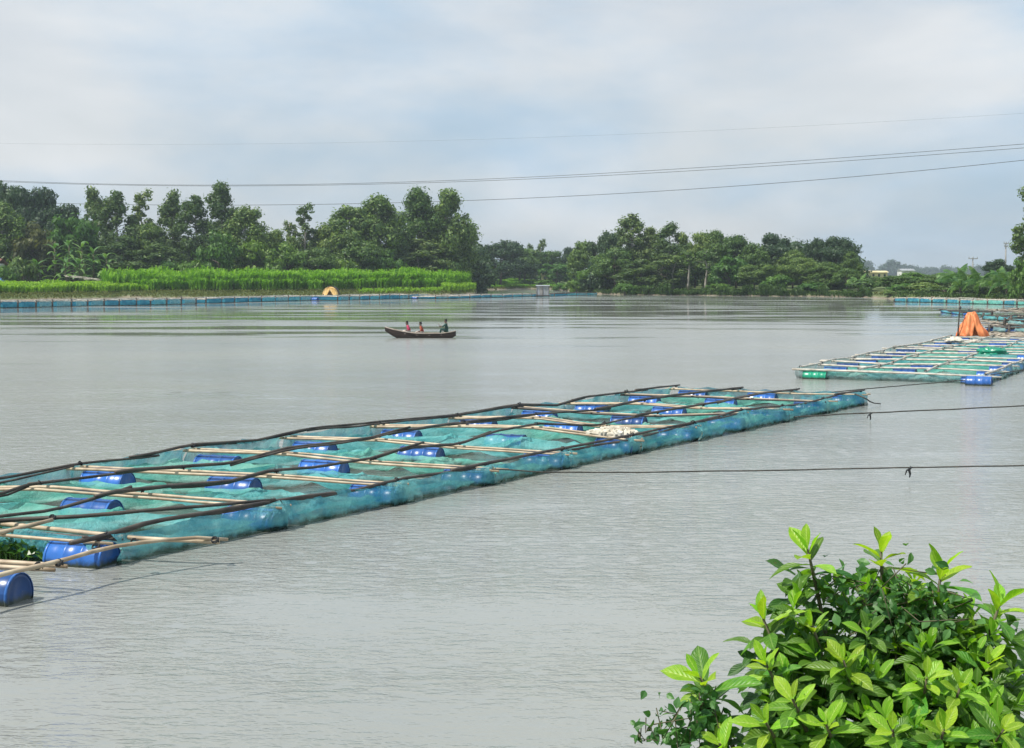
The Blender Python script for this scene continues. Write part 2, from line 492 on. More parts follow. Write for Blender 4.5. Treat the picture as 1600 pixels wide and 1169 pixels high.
def big_leaf(name, c1, c2, vein, trans, tcol):
    """large glossy leaf with a paler midrib and side veins (flat print on the blade, by its own UV)"""
    m, nt, b, out = mat(name)
    uv = nt.nodes.new('ShaderNodeTexCoord')
    sp = nt.nodes.new('ShaderNodeSeparateXYZ')
    nt.links.new(uv.outputs['UV'], sp.inputs[0])
    n = noise_node(nt, 9.0, 3.0, 'Object')
    oi = nt.nodes.new('ShaderNodeObjectInfo')
    r = ramp(nt, n.outputs['Fac'], [(0.3, c1), (0.7, c2)])
    hsv = nt.nodes.new('ShaderNodeHueSaturation')
    mr = nt.nodes.new('ShaderNodeMapRange')
    mr.inputs['To Min'].default_value = 0.75
    mr.inputs['To Max'].default_value = 1.3
    nt.links.new(oi.outputs['Random'], mr.inputs['Value'])
    nt.links.new(mr.outputs['Result'], hsv.inputs['Value'])
    mh = nt.nodes.new('ShaderNodeMath'); mh.operation = 'MULTIPLY_ADD'
    fr = nt.nodes.new('ShaderNodeMath'); fr.operation = 'FRACT'
    f7 = nt.nodes.new('ShaderNodeMath'); f7.operation = 'MULTIPLY'; f7.inputs[1].default_value = 7.31
    nt.links.new(oi.outputs['Random'], f7.inputs[0]); nt.links.new(f7.outputs[0], fr.inputs[0])
    nt.links.new(fr.outputs[0], mh.inputs[0])
    mh.inputs[1].default_value = 0.045; mh.inputs[2].default_value = 0.472
    nt.links.new(mh.outputs[0], hsv.inputs['Hue'])
    nt.links.new(r.outputs['Color'], hsv.inputs['Color'])
    # distance from the midrib, |u-0.5|
    su = nt.nodes.new('ShaderNodeMath'); su.operation = 'SUBTRACT'; su.inputs[1].default_value = 0.5
    ab = nt.nodes.new('ShaderNodeMath'); ab.operation = 'ABSOLUTE'
    nt.links.new(sp.outputs['X'], su.inputs[0]); nt.links.new(su.outputs[0], ab.inputs[0])
    rib = nt.nodes.new('ShaderNodeMapRange')
    rib.inputs['From Min'].default_value = 0.02
    rib.inputs['From Max'].default_value = 0.055
    rib.inputs['To Min'].default_value = 0.8
    rib.inputs['To Max'].default_value = 0.0
    nt.links.new(ab.outputs[0], rib.inputs['Value'])
    # side veins: bands of v + slope * |u|
    ma = nt.nodes.new('ShaderNodeMath'); ma.operation = 'MULTIPLY_ADD'; ma.inputs[1].default_value = -0.55
    nt.links.new(ab.outputs[0], ma.inputs[0]); nt.links.new(sp.outputs['Y'], ma.inputs[2])
    sn = nt.nodes.new('ShaderNodeMath'); sn.operation = 'MULTIPLY'; sn.inputs[1].default_value = 56.0
    nt.links.new(ma.outputs[0], sn.inputs[0])
    si = nt.nodes.new('ShaderNodeMath'); si.operation = 'SINE'
    nt.links.new(sn.outputs[0], si.inputs[0])
    vr = nt.nodes.new('ShaderNodeMapRange')
    vr.inputs['From Min'].default_value = 0.75
    vr.inputs['From Max'].default_value = 1.0
    vr.inputs['To Max'].default_value = 0.22
    nt.links.new(si.outputs[0], vr.inputs['Value'])
    mxv = nt.nodes.new('ShaderNodeMath'); mxv.operation = 'MAXIMUM'
    nt.links.new(rib.outputs['Result'], mxv.inputs[0]); nt.links.new(vr.outputs['Result'], mxv.inputs[1])
    mx = nt.nodes.new('ShaderNodeMix'); mx.data_type = 'RGBA'
    mx.inputs['B'].default_value = (*vein, 1)
    nt.links.new(mxv.outputs[0], mx.inputs['Factor'])
    nt.links.new(hsv.outputs['Color'], mx.inputs['A'])
    sp_n = noise_node(nt, 34.0, 4.0, 'Object', rough=0.7)
    sp_r = ramp(nt, sp_n.outputs['Fac'], [(0.66, (0, 0, 0)), (0.72, (0.75, 0.75, 0.75))])
    mxs = nt.nodes.new('ShaderNodeMix'); mxs.data_type = 'RGBA'
    mxs.inputs['B'].default_value = (0.16, 0.11, 0.035, 1)
    nt.links.new(sp_r.outputs['Color'], mxs.inputs['Factor'])
    nt.links.new(mx.outputs['Result'], mxs.inputs['A'])
    mx = mxs
    nt.links.new(mx.outputs['Result'], b.inputs['Base Color'])
    b.inputs['Roughness'].default_value = 0.42
    b.inputs['Specular IOR Level'].default_value = 0.45
    bp = nt.nodes.new('ShaderNodeBump')
    bp.inputs['Strength'].default_value = 0.35
    bp.inputs['Distance'].default_value = 0.004
    nt.links.new(si.outputs[0], bp.inputs['Height'])
    nt.links.new(bp.outputs['Normal'], b.inputs['Normal'])
    tr = nt.nodes.new('ShaderNodeBsdfTranslucent')
    m3 = nt.nodes.new('ShaderNodeMix'); m3.data_type = 'RGBA'; m3.blend_type = 'MULTIPLY'
    m3.inputs['Factor'].default_value = 1.0
    m3.inputs['B'].default_value = (*tcol, 1)
    nt.links.new(mx.outputs['Result'], m3.inputs['A'])
    nt.links.new(m3.outputs['Result'], tr.inputs['Color'])
    ms = nt.nodes.new('ShaderNodeMixShader')
    ms.inputs['Fac'].default_value = trans
    nt.links.new(b.outputs['BSDF'], ms.inputs[1])
    nt.links.new(tr.outputs['BSDF'], ms.inputs[2])
    nt.links.new(ms.outputs['Shader'], out.inputs['Surface'])
    return m

M['leaf_young'] = big_leaf('leaf_young', (0.20, 0.42, 0.025), (0.32, 0.54, 0.04), (0.48, 0.62, 0.14), 0.42, (1.5, 1.5, 0.5))
M['leaf_mature'] = big_leaf('leaf_mature', (0.060, 0.200, 0.016), (0.120, 0.290, 0.024), (0.22, 0.36, 0.09), 0.34, (1.6, 1.7, 0.5))
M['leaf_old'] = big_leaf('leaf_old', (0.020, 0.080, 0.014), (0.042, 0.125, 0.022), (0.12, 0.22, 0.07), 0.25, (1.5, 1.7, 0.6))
M['creeper'] = foliage('creeper', (0.035, 0.120, 0.028), (0.120, 0.270, 0.080), 0.35, 0.4, objvar=0.0)

# water: turbid river, ripples by wind patches
def water_material():
    m, nt, b, out = mat('river_water')
    n0 = noise_node(nt, 0.05, 3.0)
    r = ramp(nt, n0.outputs['Fac'], [(0.35, (0.240, 0.250, 0.234)), (0.65, (0.282, 0.288, 0.258))])
    nt.links.new(r.outputs['Color'], b.inputs['Base Color'])
    b.inputs['IOR'].default_value = 1.333
    # wind patches: ruffled and calm lanes
    pat = noise_node(nt, 1.0, 4.0, 'Object', (1 / 34.0, 1 / 6.0, 1), 0.62)
    # the far water lies in the lee of the trees and is calmer
    wg = nt.nodes.new('ShaderNodeNewGeometry')
    wx = nt.nodes.new('ShaderNodeSeparateXYZ')
    nt.links.new(wg.outputs['Position'], wx.inputs[0])
    lee = nt.nodes.new('ShaderNodeMapRange')
    lee.inputs['From Min'].default_value = 70.0
    lee.inputs['From Max'].default_value = 140.0
    lee.inputs['To Min'].default_value = 0.13
    lee.inputs['To Max'].default_value = -0.095
    nt.links.new(wx.outputs['Y'], lee.inputs['Value'])
    la = nt.nodes.new('ShaderNodeMath'); la.operation = 'ADD'
    nt.links.new(pat.outputs['Fac'], la.inputs[0]); nt.links.new(lee.outputs['Result'], la.inputs[1])
    pr = ramp(nt, la.outputs[0], [(0.40, (0.03, 0.03, 0.03)), (0.49, (1, 1, 1))], 'EASE')
    a = noise_node(nt, 1.0, 3.0, 'Object', (0.9, 1.5, 1), 0.6)
    c = noise_node(nt, 1.0, 3.0, 'Object', (2.6, 5.6, 1), 0.65)
    bp1 = nt.nodes.new('ShaderNodeBump')
    bp1.inputs['Distance'].default_value = 0.027
    bp2 = nt.nodes.new('ShaderNodeBump')
    bp2.inputs['Distance'].default_value = 0.019
    rg = nt.nodes.new('ShaderNodeMapRange')
    rg.inputs['To Min'].default_value = 0.025
    rg.inputs['To Max'].default_value = 0.17
    nt.links.new(pr.outputs['Color'], rg.inputs['Value'])
    fet = nt.nodes.new('ShaderNodeMapRange')          # chop grows with open water away from the sheltered near bank
    fet.inputs['From Min'].default_value = 18.0
    fet.inputs['From Max'].default_value = 80.0
    fet.inputs['To Min'].default_value = 0.07
    fet.inputs['To Max'].default_value = 0.18
    nt.links.new(wx.outputs['Y'], fet.inputs['Value'])
    nt.links.new(fet.outputs['Result'], rg.inputs['To Max'])
    nt.links.new(rg.outputs['Result'], b.inputs['Roughness'])
    nt.links.new(pr.outputs['Color'], bp1.inputs['Strength'])
    gust = noise_node(nt, 1.0, 3.0, 'Object', (1 / 7.0, 1 / 3.2, 1), 0.55)      # cat's-paws: fine ripples come and go
    gr_ = nt.nodes.new('ShaderNodeMapRange')
    gr_.inputs['From Min'].default_value = 0.36
    gr_.inputs['From Max'].default_value = 0.64
    gr_.inputs['To Min'].default_value = 0.18
    gr_.inputs['To Max'].default_value = 1.0
    nt.links.new(gust.outputs['Fac'], gr_.inputs['Value'])
    gm = nt.nodes.new('ShaderNodeMath'); gm.operation = 'MULTIPLY'
    nt.links.new(gr_.outputs['Result'], gm.inputs[0]); nt.links.new(pr.outputs['Color'], gm.inputs[1])
    nt.links.new(gm.outputs[0], bp2.inputs['Strength'])
    nt.links.new(a.outputs['Fac'], bp1.inputs['Height'])
    cs_ = ramp(nt, c.outputs['Fac'], [(0.38, (0, 0, 0)), (0.70, (1, 1, 1))], 'EASE')
    nt.links.new(cs_.outputs['Color'], bp2.inputs['Height'])
    nt.links.new(bp1.outputs['Normal'], bp2.inputs['Normal'])
    nt.links.new(bp2.outputs['Normal'], b.inputs['Normal'])
    return m
M['water'] = water_material()

def land_material(name, sand1, sand2, g1, g2):
    m, nt, b, out = mat(name)
    n = noise_node(nt, 0.10, 6.0, rough=0.65)
    n2 = noise_node(nt, 1.2, 5.0, rough=0.7)
    sand = ramp(nt, n2.outputs['Fac'], [(0.3, sand1), (0.7, sand2)])
    gr = ramp(nt, n2.outputs['Fac'], [(0.3, g1), (0.7, g2)])
    geo = nt.nodes.new('ShaderNodeNewGeometry')
    sx = nt.nodes.new('ShaderNodeSeparateXYZ')
    nt.links.new(geo.outputs['Position'], sx.inputs[0])
    ad = nt.nodes.new('ShaderNodeMath'); ad.operation = 'MULTIPLY_ADD'; ad.inputs[1].default_value = 1.6
    nt.links.new(n.outputs['Fac'], ad.inputs[0])
    nt.links.new(sx.outputs['Z'], ad.inputs[2])
    mr = nt.nodes.new('ShaderNodeMapRange')
    mr.inputs['From Min'].default_value = 0.95
    mr.inputs['From Max'].default_value = 1.30
    nt.links.new(ad.outputs[0], mr.inputs['Value'])
    mx = nt.nodes.new('ShaderNodeMix'); mx.data_type = 'RGBA'
    nt.links.new(mr.outputs['Result'], mx.inputs['Factor'])
    nt.links.new(sand.outputs['Color'], mx.inputs['A'])
    nt.links.new(gr.outputs['Color'], mx.inputs['B'])
    nt.links.new(mx.outputs['Result'], b.inputs['Base Color'])
    b.inputs['Roughness'].default_value = 0.95
    bp = nt.nodes.new('ShaderNodeBump')
    bp.inputs['Strength'].default_value = 0.8
    bp.inputs['Distance'].default_value = 0.15
    nt.links.new(n2.outputs['Fac'], bp.inputs['Height'])
    nt.links.new(bp.outputs['Normal'], b.inputs['Normal'])
    return m
M['land'] = land_material('land', (0.14, 0.115, 0.080), (0.28, 0.235, 0.17), (0.060, 0.100, 0.026), (0.130, 0.170, 0.045))
# ------------------------------------------------------------------ setting: water and land
SHORE = [(-3000, 60), (-1500, 120), (-800, 175), (-300, 220), (0, 242), (120, 252), (200, 268), (330, 262), (450, 272), (600, 288), (700, 302), (742, 325),
         (752, 420), (830, 452), (870, 446), (895, 372), (930, 330), (1000, 312), (1100, 304), (1250, 292), (1330, 280), (1372, 268), (1400, 262),
         (1600, 236), (1900, 195), (2600, 140), (4500, 60)]
SPX = np.array([s[0] for s in SHORE], float)
SZ = np.array([s[1] for s in SHORE], float)
PROF_D = np.array([-8, 0, 3, 10, 20, 40, 100, 9000], float)
PROF_Z = np.array([-0.9, -0.05, 0.40, 0.85, 1.25, 1.8, 2.1, 2.2], float)

def shore_y(px):
    return float(np.interp(px, SPX, SZ)) + 1.6 * math.sin(px * 0.071) + 1.1 * math.sin(px * 0.173 + 1.0)

def ground_z(x, y):
    px = CX + F * x / y
    return float(np.interp(y - shore_y(px), PROF_D, PROF_Z))

def make_setting():
    mb = MB()
    mb.grid([[(-3500, -300, 0), (3500, -300, 0)], [(-3500, 700, 0), (3500, 700, 0)]])
    o = link('river', mb.mesh('river', M['water']))
    o['kind'] = 'structure'
    o['label'] = 'wide calm grey-brown river with fine ripples'
    cols = list(range(-3000, -200, 140)) + list(range(-200, 1800, 6)) + list(range(1800, 4600, 140))
    rows = [-8, -3, 0, 1.5, 3, 6, 10, 15, 20, 30, 40, 60, 100, 200, 500, 1200, 2500, 3600]
    P = []
    for d in rows:
        r = []
        for px in cols:
            Y = shore_y(px) + d
            x = xpx(px, Y)
            z = float(np.interp(d, PROF_D, PROF_Z))
            if 0 < d < 300:
                z += 0.35 * min(1, d / 10) * mnoise.noise(Vector((x * 0.13, Y * 0.13, 3.1)))
            r.append((x, Y, z))
        P.append(r)
    mb = MB()
    mb.grid(P)
    o = link('ground', mb.mesh('ground', M['land']))
    o['kind'] = 'structure'
    o['label'] = 'far river bank and flat green land behind it'
    # near bank under the viewer
    P = []
    for Y, z in ((-60, 3.4), (-10, 2.75), (0, 2.6), (2.0, 2.35), (3.5, 2.0), (5.5, 1.45), (7.5, 0.7), (9.0, 0.1), (10.5, -0.5)):
        P.append([(x, Y + 0.5 * math.sin(x * 0.6), z + (0.12 * mnoise.noise(Vector((x * 0.5, Y * 0.5, 0))))) for x in np.linspace(-60, 60, 121)])
    mb = MB()
    mb.grid(P)
    o = link('near_bank', mb.mesh('near_bank', M['land']))
    o['kind'] = 'structure'
    o['label'] = 'grassy near river bank below the leafy shrub'
make_setting()

# ------------------------------------------------------------------ trees
def sphere_dirs(n, rng):
    d = rng.normal(size=(n, 3))
    return unit(d)

def clump_leaves(centres, radii, per_m2, size, rng, flat=0.8, droop=0.3):
    parts = []
    for c, r in zip(centres, radii):
        n = max(20, int(per_m2 * r * r))
        d = sphere_dirs(n, rng)
        rad = r * np.abs(0.72 + 0.30 * rng.normal(size=(n, 1)))
        pos = np.asarray(c) + d * rad * np.array([1, 1, flat])
        nor = d + rng.normal(size=(n, 3)) * 0.38 + np.array([0, 0, 0.15])
        s = size * (0.6 + 0.8 * rng.random(n))
        parts.append(leaf_quads(pos, nor, s * 1.25, s * 0.62, droop, rng))
    return cat_quads(parts)

def limb_mesh(name, trunk_pts, trunk_r, centres, material):
    mb = MB()
    mb.tube(trunk_pts, trunk_r, 7)
    tp = [Vector(p) for p in trunk_pts]
    zt = [p.z for p in tp]
    for c in centres:
        c = Vector(c)
        z0 = max(zt[0] + 0.15 * zt[-1], min(c.z - 0.25 * (abs(c.x) + abs(c.y)) - 0.4, zt[-1] * 0.97))
        k = max(1, min(len(tp) - 1, next((i for i, z in enumerate(zt) if z >= z0), len(tp) - 1)))
        f = (z0 - zt[k - 1]) / max(1e-6, zt[k] - zt[k - 1])
        a = tp[k - 1].lerp(tp[k], max(0, min(1, f)))
        mid = a.lerp(c, 0.5) + Vector((0, 0, -0.06 * (c - a).length))
        r0 = trunk_r[0] * 0.32
        mb.tube([a, mid, c], [r0, r0 * 0.65, r0 * 0.25], 5, cap=False)
    return mb.mesh(name, material)

def gen_tall(seed, H=20.0, W=9.0, leaf='leaf_tall', n=62, base=0.10, bark='bark_pale', tufts=5):
    rng = np.random.default_rng(seed)
    ph = rng.random() * 6.28
    tp = [(0.35 * math.sin(ph + k * 0.9) * k / 6, 0.35 * math.cos(ph + k * 1.1) * k / 6, H * 0.93 * k / 6) for k in range(7)]
    tr = [0.26 * (1 - 0.13 * k) for k in range(7)]
    cs, rs = [], []
    for i in range(n):
        h = base + (1 - base) * (i + rng.random()) / n
        prof = (math.sin(math.pi * min(1, (h - base) / (1 - base) * 0.82 + 0.16)) ** 0.8)
        rad = W / 2 * prof * math.sqrt(0.15 + 0.85 * rng.random()) * 0.85
        an = rng.random() * 6.283
        cs.append((rad * math.cos(an), rad * math.sin(an), h * H * 0.95))
        rs.append((1.55 - 0.70 * h) * (0.6 + 0.75 * rng.random()) * W / 9)
    for i in range(tufts):
        an = rng.random() * 6.283
        rad = W * 0.26 * rng.random()
        cs.append((rad * math.cos(an), rad * math.sin(an), H * (0.80 + 0.17 * rng.random())))
        rs.append(0.8 + 0.5 * rng.random())
    V, Q = clump_leaves(cs, rs, 120, 0.50, rng, 1.05, 0.8)
    V[:, 2] *= H / V[:, 2].max()
    return np_mesh('crown_tall', V, Q, M[leaf]), limb_mesh('trunk_tall', tp, tr, cs, M[bark]), H, W

def gen_broad(seed, H=14.0, W=13.0, leaf='leaf_broad', n=44, base=0.22, bark='bark', rr=1.0):
    rng = np.random.default_rng(seed)
    tp = [(0.2 * math.sin(k), 0.2 * math.cos(k * 1.3), H * 0.75 * k / 4) for k in range(5)]
    tr = [0.36 * (1 - 0.18 * k) for k in range(5)]
    cs, rs = [], []
    for i in range(n):
        d = sphere_dirs(1, rng)[0]
        if d[2] < -0.55:
            d[2] *= -0.4
        s = 0.72 + 0.3 * rng.random()
        zc = H * (0.56 + 0.02 * rng.normal())
        lob = 1 + 0.22 * math.sin(3 * math.atan2(d[1], d[0]) + seed)
        cs.append((d[0] * W * 0.40 * s * lob, d[1] * W * 0.40 * s * lob, zc + d[2] * H * (0.37 if d[2] > 0 else 0.5) * s))
        rs.append((1.05 + 0.9 * rng.random()) * rr * W / 12)
    V, Q = clump_leaves(cs, rs, 110, 0.55, rng, 0.7, 0.2)
    V[:, 2] = np.maximum(V[:, 2], 0.02)
    V[:, 2] *= H / V[:, 2].max()
    return np_mesh('crown_broad', V, Q, M[leaf]), limb_mesh('trunk_broad', tp, tr, cs[::2], M[bark]), H, W

PROTO = {
    'tall': [gen_tall(s) for s in (1, 2, 3, 4)],
    'slim': [gen_tall(s, 18, 5.5, 'leaf_tall', 42, 0.12, tufts=3) for s in (5, 6)],
    'full': [gen_tall(s, 19, 12, 'leaf_broad', 80, 0.06) for s in (7, 8, 9)],
    'broad': [gen_broad(s) for s in (21, 22, 23)],
    'dark': [gen_broad(s, 15, 13, 'leaf_dark') for s in (24, 25)],
    'light': [gen_broad(s, 8, 9, 'leaf_light', 34, 0.1) for s in (26, 27)],
    'brown': [gen_broad(28, 9, 8, 'leaf_brown', 34, 0.1)],
    'shrub': [gen_broad(s, 4, 6, 'leaf_light', 22, 0.05, rr=1.3) for s in (29, 30)],
    'shrubdark': [gen_broad(s, 4, 6, 'leaf_broad', 22, 0.05, rr=1.3) for s in (31, 32)],
    'bare': [gen_tall(s, 14, 5, 'leaf_broad', 14, 0.5, tufts=2) for s in (33, 34)],
}
for _k in PROTO:
    for _c, _t, _h, _w in PROTO[_k]:
        _c.name = 'crown_' + _k
TREE_N = [0]

def plant_tree(px, top, wpx, Y, kind, label, name='tree', group=None, cat='tree'):
    if 150 < px < 760:
        Y = max(Y, shore_y(px) + 37 + (Y - 296) * 0.6)
    ps = PROTO[kind]
    c, t, H, W = ps[TREE_N[0] % len(ps)]
    TREE_N[0] += 1
    x = xpx(px, Y)
    gz = ground_z(x, Y) - 0.1
    zt = at_y(px, top, Y)[2]
    h = max(1.0, zt - gz)
    w = wpx / F * Y * (1.2 if kind in ('tall', 'slim', 'full') else 1.05)
    e = empty(name, (x, Y, gz), random.random() * 6.28, (w / W, w / W, h / H))
    link('trunk', t, e)
    link('crown', c, e)
    tag(e, label, cat, group)
    return e

G_L, G_G, G_R, G_F = 'trees on the left bank', 'trees in the far gap', 'trees on the right bank', 'trees at the right edge'
TREES = [
    # left bank, back row to front row
    (2, 277, 95, 338, 'dark', 'tall dark crown at the left edge, above the white house', G_L),
    (62, 290, 90, 335, 'dark', 'dark round crown second from the left edge', G_L),
    (8, 312, 80, 300, 'full', 'dense green tree cut by the left edge, right above the white house', G_L),
    (105, 316, 70, 325, 'dark', 'low dark tree filling the dip left of the first tall tufted trees', G_L),
    (150, 288, 62, 322, 'tall', 'tall tufted tree just left of the paired tall crowns near the left', G_L),
    (186, 296, 66, 318, 'tall', 'tall airy tree in the middle of the left trio of tufted trees', G_L),
    (222, 293, 46, 322, 'slim', 'thin tufted tree at the right of the left trio, before the sky notch', G_L),
    (236, 345, 70, 318, 'broad', 'lower rounded tree under the sky notch left of the tallest tree', G_L),
    (272, 293, 62, 322, 'tall', 'tall tree with leaning tufts right of the first sky notch', G_L),
    (308, 303, 66, 318, 'tall', 'tall tree between the leaning tufted tree and the tallest tree', G_L),
    (350, 279, 66, 316, 'tall', 'tallest slender tree on the left bank, its tip touching the wire', G_L),
    (386, 318, 76, 312, 'full', 'bushy tree on the right flank of the tallest slender tree', G_L),
    (432, 356, 64, 318, 'broad', 'low round tree left of the lone slim tree', G_L),
    (455, 343, 26, 322, 'slim', 'small narrow treetop just left of the lone slim tree', G_L),
    (476, 315, 42, 318, 'slim', 'lone slim tree standing in the dip, middle of the left bank', G_L),
    (512, 350, 66, 318, 'broad', 'low rounded tree right of the lone slim tree', G_L),
    (545, 318, 92, 312, 'full', 'broad yellowish-green tree left of the twin high crowns', G_L),
    (592, 300, 92, 316, 'full', 'big full tree with a pointed top behind the middle of the crop field', G_L),
    (655, 288, 80, 314, 'full', 'left one of the twin high crowns near the end of the left bank', G_L),
    (698, 291, 82, 311, 'full', 'right one of the twin high crowns near the end of the left bank', G_L),
    (735, 350, 56, 318, 'tall', 'lower tree at the end of the left bank, stepping down to the gap', G_L),
    (655, 372, 88, 303, 'tall', 'lower leafy tree in front of the twin high crowns', G_L),
    (560, 372, 88, 304, 'broad', 'lower rounded tree in front of the broad yellowish-green tree', G_L),
    (250, 378, 84, 306, 'tall', 'lower hazy green tree left of the bright topped bush', G_L),
    (195, 366, 84, 304, 'tall', 'lower hazy green tree right of the banana plants', G_L),
    (342, 358, 64, 298, 'light', 'dome shaped bush with a bright top at the back of the crop field', G_L),
    (395, 372, 70, 303, 'light', 'bright green low tree right of the dome shaped bush', G_L),
    (455, 376, 66, 303, 'light', 'light green low tree below the lone slim tree', G_L),
    (500, 385, 60, 302, 'broad', 'low green tree between the lone slim tree and the broad yellowish tree', G_L),
    (605, 388, 50, 301, 'light', 'pale green low tree behind the middle of the crop field', G_L),
    (720, 376, 60, 310, 'tall', 'slender hazy tree above the right end of the crop field', G_L),
    (62, 345, 70, 300, 'brown', 'brownish green tree between the white house and the banana plants', G_L),
    (118, 332, 92, 304, 'light', 'light green round tree behind the banana plants', G_L),
    (35, 398, 44, 284, 'shrubdark', 'dark low bush beside the white house', G_L),
    # far gap
    (782, 372, 78, 440, 'dark', 'dark dome shaped tree at the left of the far gap', G_G),
    (820, 386, 60, 470, 'broad', 'low tree right of the dark dome in the far gap', G_G),
    (828, 379, 16, 480, 'slim', 'small narrow treetop, left one of two in the far gap', G_G),
    (845, 372, 17, 480, 'slim', 'small narrow treetop, right one of two in the far gap', G_G),
    (858, 390, 56, 475, 'broad', 'low rounded tree below the two narrow treetops in the far gap', G_G),
    (890, 385, 30, 470, 'dark', 'small dark round tree just left of the right bank', G_G),
    (870, 410, 60, 460, 'light', 'bright low bushes behind the far green field', G_G),
    (812, 402, 60, 465, 'dark', 'dark low tree directly behind the far green field', G_G),
    (770, 402, 60, 450, 'dark', 'dark low tree at the left end of the far green field', G_G),
    # right bank
    (912, 374, 56, 350, 'broad', 'leftmost tree of the right bank', G_R),
    (944, 357, 52, 345, 'dark', 'dark rounded crown left of the highest tree of the right bank', G_R),
    (985, 332, 56, 335, 'tall', 'highest tufted tree of the right bank', G_R),
    (1013, 352, 50, 334, 'tall', 'tufted tree just right of the highest tree of the right bank', G_R),
    (1046, 345, 58, 330, 'tall', 'second highest tufted tree of the right bank', G_R),
    (960, 386, 76, 332, 'broad', 'rounded tree below the highest tree of the right bank', G_R),
    (925, 412, 60, 338, 'light', 'low light bush at the left foot of the right bank trees', G_R),
    (1085, 359, 60, 330, 'broad', 'even rounded crown right of the second highest tufted tree', G_R),
    (1116, 357, 58, 328, 'full', 'flat topped crown in the middle of the right bank', G_R),
    (1150, 364, 62, 326, 'broad', 'rounded crown right of the flat topped one on the right bank', G_R),
    (1205, 363, 68, 322, 'dark', 'broad dark crown left of the sky dip in the right bank', G_R),
    (1178, 378, 56, 318, 'broad', 'green crown at the left shoulder of the broad dark crown', G_R),
    (1238, 388, 56, 318, 'broad', 'lower crown in the sky dip of the right bank', G_R),
    (1270, 368, 40, 318, 'dark', 'narrow dark crown right of the sky dip in the right bank', G_R),
    (1306, 368, 62, 312, 'dark', 'last high crown at the right end of the right bank', G_R),
    (1328, 392, 40, 308, 'full', 'thin tree hanging over the right end of the right bank', G_R),
    (1035, 395, 70, 322, 'tall', 'front tree with a hazy crown below the second highest tufted tree', G_R),
    (1000, 404, 70, 324, 'tall', 'front tree with drooping foliage below the highest tree', G_R),
    (1075, 392, 44, 318, 'bare', 'slim pale stemmed tree at the water, left one of a pair', G_R),
    (1102, 390, 44, 317, 'bare', 'slim pale stemmed tree at the water, right one of a pair', G_R),
    (1052, 398, 44, 320, 'bare', 'slim pale stemmed tree left of the pair of slim stems', G_R),
    (1140, 398, 66, 312, 'light', 'bright low tree leaning to the water in the middle of the right bank', G_R),
    (1178, 412, 60, 308, 'broad', 'low green tree left of the bright bush at the water', G_R),
    (1215, 428, 46, 303, 'shrub', 'bright bush hanging over the water below the broad dark crown', G_R),
    (1250, 400, 70, 308, 'broad', 'leafy tree below the sky dip of the right bank', G_R),
    (1290, 408, 64, 303, 'full', 'leafy tree below the last high crown of the right bank', G_R),
    (1322, 418, 50, 296, 'broad', 'low green tree at the right end of the right bank', G_R),
    (1350, 434, 50, 288, 'shrubdark', 'dark bush at the sandy landing', G_R),
    # right side
    (1388, 436, 42, 292, 'shrubdark', 'low dark bush right of the sandy landing', G_F),
    (1425, 424, 62, 285, 'light', 'rounded light green bush right of the yellow building', G_F),
    (1462, 428, 60, 278, 'broad', 'green bush left of the palms at the right', G_F),
    (1412, 442, 50, 272, 'shrub', 'low light bush at the water right of the sandy landing', G_F),
    (1558, 404, 50, 300, 'dark', 'dark tree behind the palms near the utility poles', G_F),
    (1610, 288, 58, 232, 'slim', 'tall thin leaved tree cut by the right edge', G_F),
    (1400, 430, 58, 282, 'broad', 'green tree between the sandy landing and the rounded light bush', G_F),
    (1478, 424, 58, 290, 'dark', 'dark tree behind the leftmost young palm', G_F),
    (1512, 428, 62, 280, 'broad', 'green tree behind the second young palm', G_F),
    (1545, 430, 62, 276, 'dark', 'dark low tree behind the fourth young palm', G_F),
    (1580, 424, 62, 268, 'broad', 'green tree just left of the tall tree at the right edge', G_F),
    (1440, 440, 54, 270, 'shrubdark', 'dark bush at the water below the rounded light bush', G_F),
    (1475, 446, 54, 262, 'shrubdark', 'dark bush at the water below the leftmost palm', G_F),
    (1530, 446, 58, 254, 'shrubdark', 'dark bush at the water below the third palm', G_F),
    (1572, 446, 58, 248, 'shrubdark', 'dark bush at the water below the fifth palm', G_F),
    (1602, 400, 52, 225, 'light', 'light green bush at the foot of the tall tree at the right edge', G_F),
]
for (px, top, w, Y, kind, label, grp) in TREES:
    sh = kind.startswith('shrub')
    plant_tree(px, top, w, Y, kind, label, 'shrub' if sh else 'tree', grp, 'shrub' if sh else 'tree')

# understory along the banks: separate bushes
SH = [(265, 402, 40, 297, 'shrub', 'pale low bush behind the left half of the crop field'), (300, 404, 40, 296, 'shrub', 'pale low bush left of the dome shaped bush'),
      (430, 400, 44, 299, 'shrub', 'low bush behind the crop field below the low round tree'), (540, 402, 44, 299, 'shrub', 'low bush behind the crop field below the yellowish tree'),
      (690, 400, 50, 303, 'shrubdark', 'low bush behind the right end of the crop field'), (752, 424, 18, 322, 'shrubdark', 'small bush at the tip of the left bank'),
      (975, 440, 36, 316, 'shrub', 'small bright bush at the waterline below the highest tree of the right bank'), (1125, 442, 40, 309, 'shrub', 'small bush at the waterline in the middle of the right bank'),
      (1270, 440, 50, 298, 'shrub', 'pale low bush at the waterline left of the sandy landing'), (900, 436, 36, 360, 'shrub', 'low bush on the grassy shore right of the far field'),
      (880, 440, 36, 400, 'shrub', 'low bush at the right end of the far green terrace'), (1500, 448, 46, 262, 'shrub', 'low bush at the water left of the palms'),
      (1363, 431, 26, 410, 'shrubdark', 'dark bush in front of the pale yellow building'), (1390, 452, 22, 266, 'shrubdark', 'small round bush on the sandy landing'), (851, 436, 34, 456, 'shrub', 'low bush hiding the foot of the tiny pale hut'), (15, 412, 34, 281, 'shrub', 'bright weed bush in front of the white house')]
